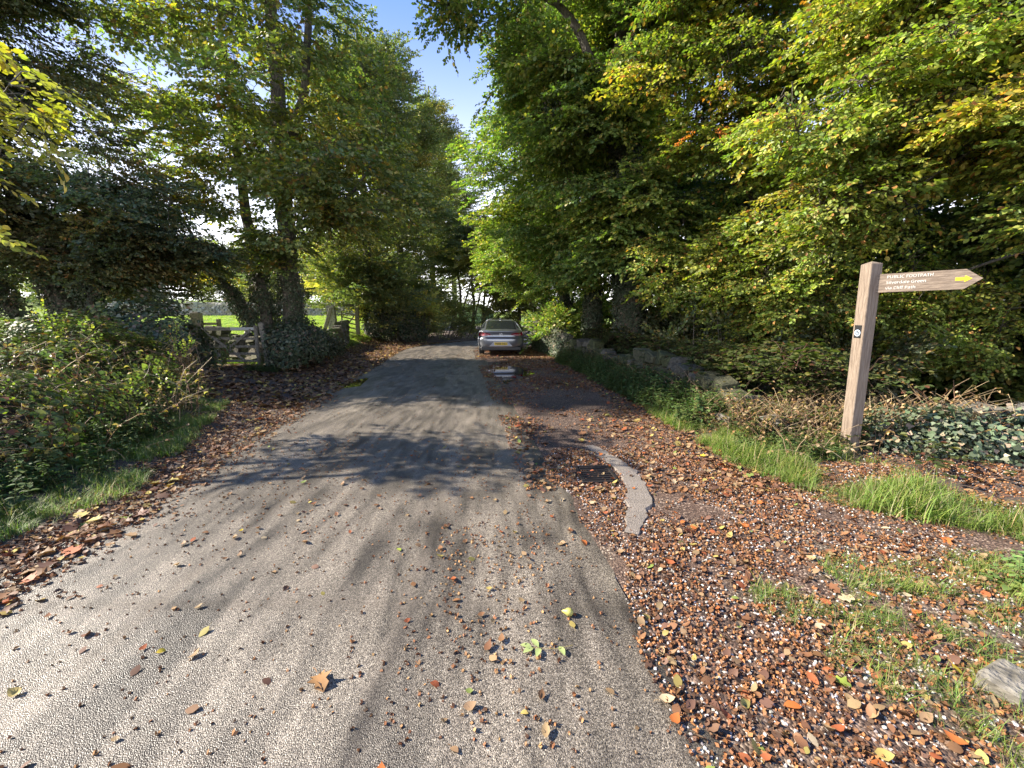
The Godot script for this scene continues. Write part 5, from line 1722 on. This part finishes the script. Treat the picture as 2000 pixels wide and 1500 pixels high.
func _ready() -> void:
	rng.seed = 20241013
	noise.seed = 5
	noise.frequency = 0.01
	noise.fractal_octaves = 3
	wob.seed = 9
	wob.frequency = 0.01
	var cam := Camera3D.new()
	cam.name = "camera"
	cam.fov = 87.75
	cam.near = 0.05
	cam.far = 600.0
	cam.position = Vector3(0, 1.65, 0)
	cam.rotation_degrees = Vector3(-9.82, 0, 0)
	add_child(cam)
	cam.current = true
	var env := Environment.new()
	env.background_mode = Environment.BG_SKY
	var sky := Sky.new()
	var sm := ProceduralSkyMaterial.new()
	sm.sky_top_color = srgb(0.022, 0.062, 0.18)
	sm.sky_horizon_color = srgb(0.95, 0.93, 0.9)
	sm.sky_curve = 0.14
	sm.sky_energy_multiplier = 1.05
	sm.ground_bottom_color = srgb(0.06, 0.055, 0.045)
	sm.ground_horizon_color = srgb(0.3, 0.32, 0.33)
	sm.sun_angle_max = 20.0
	sm.sun_curve = 0.1
	sky.sky_material = sm
	env.sky = sky
	env.tonemap_mode = Environment.TONE_MAPPER_LINEAR
	env.tonemap_exposure = 5.4
	env.sdfgi_enabled = true
	env.ssao_enabled = true
	env.ssil_enabled = true
	var we := WorldEnvironment.new()
	we.name = "world_environment"
	we.environment = env
	add_child(we)
	var sun := DirectionalLight3D.new()
	sun.name = "sun"
	sun.light_energy = 0.95
	sun.light_color = Color(1.0, 0.96, 0.9)
	sun.light_angular_distance = 0.5
	sun.shadow_enabled = true
	add_child(sun)
	var az := deg_to_rad(4.0)
	var el := deg_to_rad(33.0)
	sun.look_at_from_position(Vector3(-cos(az) * cos(el), sin(el), -sin(az) * cos(el)) * 60.0, Vector3.ZERO)

	build_lane()
	make_materials()
	build_ground()
	build_road()
	puddle(Vector3(-0.02, 0.028, -11.35), 0.58, 1.6, 3.0, "long still puddle behind the parked car reflecting its tail")
	puddle(Vector3(-3.72, 0.036, -9.6), 0.45, 0.6, 60.0, "shallow leaf-edged puddle at the lane's edge by the gate entrance")
	make_stones()
	stone_wall("roadside_wall", "tumbledown mossy dry stone wall running along the wooded side of the lane", [Vector2(3.62, -5.6), Vector2(3.48, -6.9), Vector2(3.25, -8.3), Vector2(2.72, -12.1), Vector2(2.02, -15.3), Vector2(1.15, -19.5), Vector2(1.5, -22.3)], [0.22, 0.40, 0.46, 0.52, 0.78, 1.1, 1.0], 0.6)
	stone_wall("gateside_wall", "dark dry stone wall under the big sycamore, partly hidden by ivy", [Vector2(-7.0, -11.9), Vector2(-7.35, -14.4), Vector2(-7.9, -18.0), Vector2(-8.9, -21.5)], [0.75, 0.85, 0.9, 0.9], 0.5)
	stone_wall("field_boundary_wall", "dark low stone wall just behind the barred gate at the field's edge", [Vector2(-7.3, -13.1), Vector2(-9.5, -13.5), Vector2(-12.5, -13.9)], [0.7, 0.72, 0.7], 0.5)
	stone_wall("ruined_wall", "low ruined stone wall almost lost under ivy to the side of the signpost", [Vector2(4.5, -4.95), Vector2(6.2, -4.7), Vector2(8.0, -4.4)], [0.1, 0.22, 0.3], 0.4)
	# far wall of the field
	var t := thing("field_wall", "long sunlit dry stone wall along the top of the bright green field", "wall", gp(-25, -40))
	var xf := []
	var cols := []
	for row in 7:
		var x := -44.0
		while x < -11.0:
			var ln := rng.randf_range(0.25, 0.5)
			var hh := 0.19 if row < 6 else rng.randf_range(0.2, 0.34)
			xf.append(Transform3D(Basis(Vector3(0, 0, 1), rng.randf_range(-0.1, 0.1) * (1 if row < 6 else 3)).scaled_local(Vector3(ln, hh * 1.1, 0.4)), gp(x + ln * 0.5, -40.0, row * 0.18 + 0.05) - t.position))
			cols.append(tone(0.7, 1.25))
			x += ln
	spread(t, "stones", stone_meshes, M.stone, xf, cols)
	build_signpost()
	build_gates()
	build_car()
	# gully grate, broken kerb, loose stones
	t = thing("drain_grate", "small iron drain grate sunk in leaf litter beside the broken kerb", "drain grate", Vector3(0.87, 0.018, -3.92))
	for i in 7:
		var mb := MB.new()
		cbox(mb, Transform3D(Basis(Vector3.UP, 0.05), Vector3(0, 0.012, -0.15 + i * 0.05)), Vector3(0.30, 0.016, 0.02), 0.003)
		put(mb, "bar", M.iron, t)
	for q in [[Vector3(0, 0.01, -0.2), Vector3(0.36, 0.018, 0.03)], [Vector3(0, 0.01, 0.2), Vector3(0.36, 0.018, 0.03)], [Vector3(-0.17, 0.01, 0), Vector3(0.03, 0.018, 0.366)], [Vector3(0.17, 0.01, 0), Vector3(0.03, 0.018, 0.366)]]:
		var mb := MB.new()
		cbox(mb, Transform3D(Basis(Vector3.UP, 0.05), q[0]), q[1], 0.003)
		put(mb, "frame_side", M.iron, t)
	var mb3 := MB.new()
	cbox(mb3, Transform3D(Basis(), Vector3(0, -0.004, 0)), Vector3(0.34, 0.012, 0.38), 0.002)
	put(mb3, "pit", M.rubber, t)
	build_kerb()
	t = thing("loose_stone", "pale flat limestone lying in grass at the edge of the litter", "stone", Vector3(2.2, 0.02, -1.52))
	var ms := put_mesh(stone_meshes[3], "boulder", M.loose, t)
	ms.transform = Transform3D(Basis(Vector3.UP, 0.5).scaled_local(Vector3(0.19, 0.10, 0.14)), Vector3(0, 0.02, 0))
	for q in [[Vector3(6.15, 0.50, -4.55), Vector3(0.4, 0.22, 0.3), "pale squarish stone on top of the ivy-covered ruined wall"], [Vector3(3.45, 0.22, -5.05), Vector3(0.34, 0.26, 0.28), "grey stone block showing through dead stems by the signpost"], [Vector3(3.1, 0.16, -5.6), Vector3(0.3, 0.2, 0.25), "mossy stone slumped at the low near end of the roadside wall"]]:
		t = thing("loose_stone", q[2], "stone", q[0])
		ms = put_mesh(stone_meshes[rng.randi() % 14], "boulder", M.loose, t)
		ms.transform = Transform3D(Basis(Vector3.UP, rng.randf()).scaled_local(q[1]), Vector3.ZERO)
	build_trees()
	build_growth()
	build_litter()

func build_kerb() -> void:
	var mb := MB.new()
	var mid := [Vector2(0.98, -4.86), Vector2(1.06, -4.6), Vector2(1.16, -4.25), Vector2(1.22, -3.9), Vector2(1.20, -3.6), Vector2(1.12, -3.3), Vector2(1.02, -3.05), Vector2(0.90, -2.78)]
	var wd := [0.06, 0.10, 0.105, 0.12, 0.11, 0.115, 0.09, 0.05]
	var c := Curve2D.new()
	for i in mid.size():
		var tn: Vector2 = (mid[mini(i + 1, mid.size() - 1)] - mid[maxi(i - 1, 0)]) * 0.17
		c.add_point(mid[i], -tn, tn)
	var L := c.get_baked_length()
	var prev := []
	for i in 41:
		var u := i / 40.0
		var p := c.sample_baked(u * L)
		var q := c.sample_baked(minf(u * L + 0.02, L))
		var r: Vector2 = c.sample_baked(maxf(u * L - 0.02, 0))
		var d := (q - r).normalized()
		var s := Vector2(-d.y, d.x)
		var w: float = lerpf(wd[int(u * 6.999)], wd[int(u * 6.999) + 1], u * 6.999 - int(u * 6.999))
		var h := 0.009 * sin(PI * clampf(u * 0.96 + 0.02, 0, 1)) + 0.023 + noise.get_noise_2d(u * 900, 4) * 0.02
		var cur := []
		for k in [-1.0, -0.86, 0.0, 0.86, 1.0]:
			var ww: float = w * (1.0 + noise.get_noise_2d(u * 1500, k * 300) * 0.5)
			var pp: Vector2 = p + s * ww * k
			var y := 0.0 if absf(k) == 1.0 else h + noise.get_noise_2d(pp.x * 300, pp.y * 300) * 0.006
			cur.append(Vector3(pp.x, y, pp.y))
		if prev.size():
			for k in 4:
				mb.face([prev[k], cur[k], cur[k + 1], prev[k + 1]] if (cur[k] - prev[k]).cross(cur[k + 1] - prev[k]).y > 0 else [prev[k + 1], cur[k + 1], cur[k], prev[k]])
		prev = cur
	tag(put(mb, "broken_kerb", M.concrete), "curved strip of worn concrete kerb beside the drain grate", "kerb")
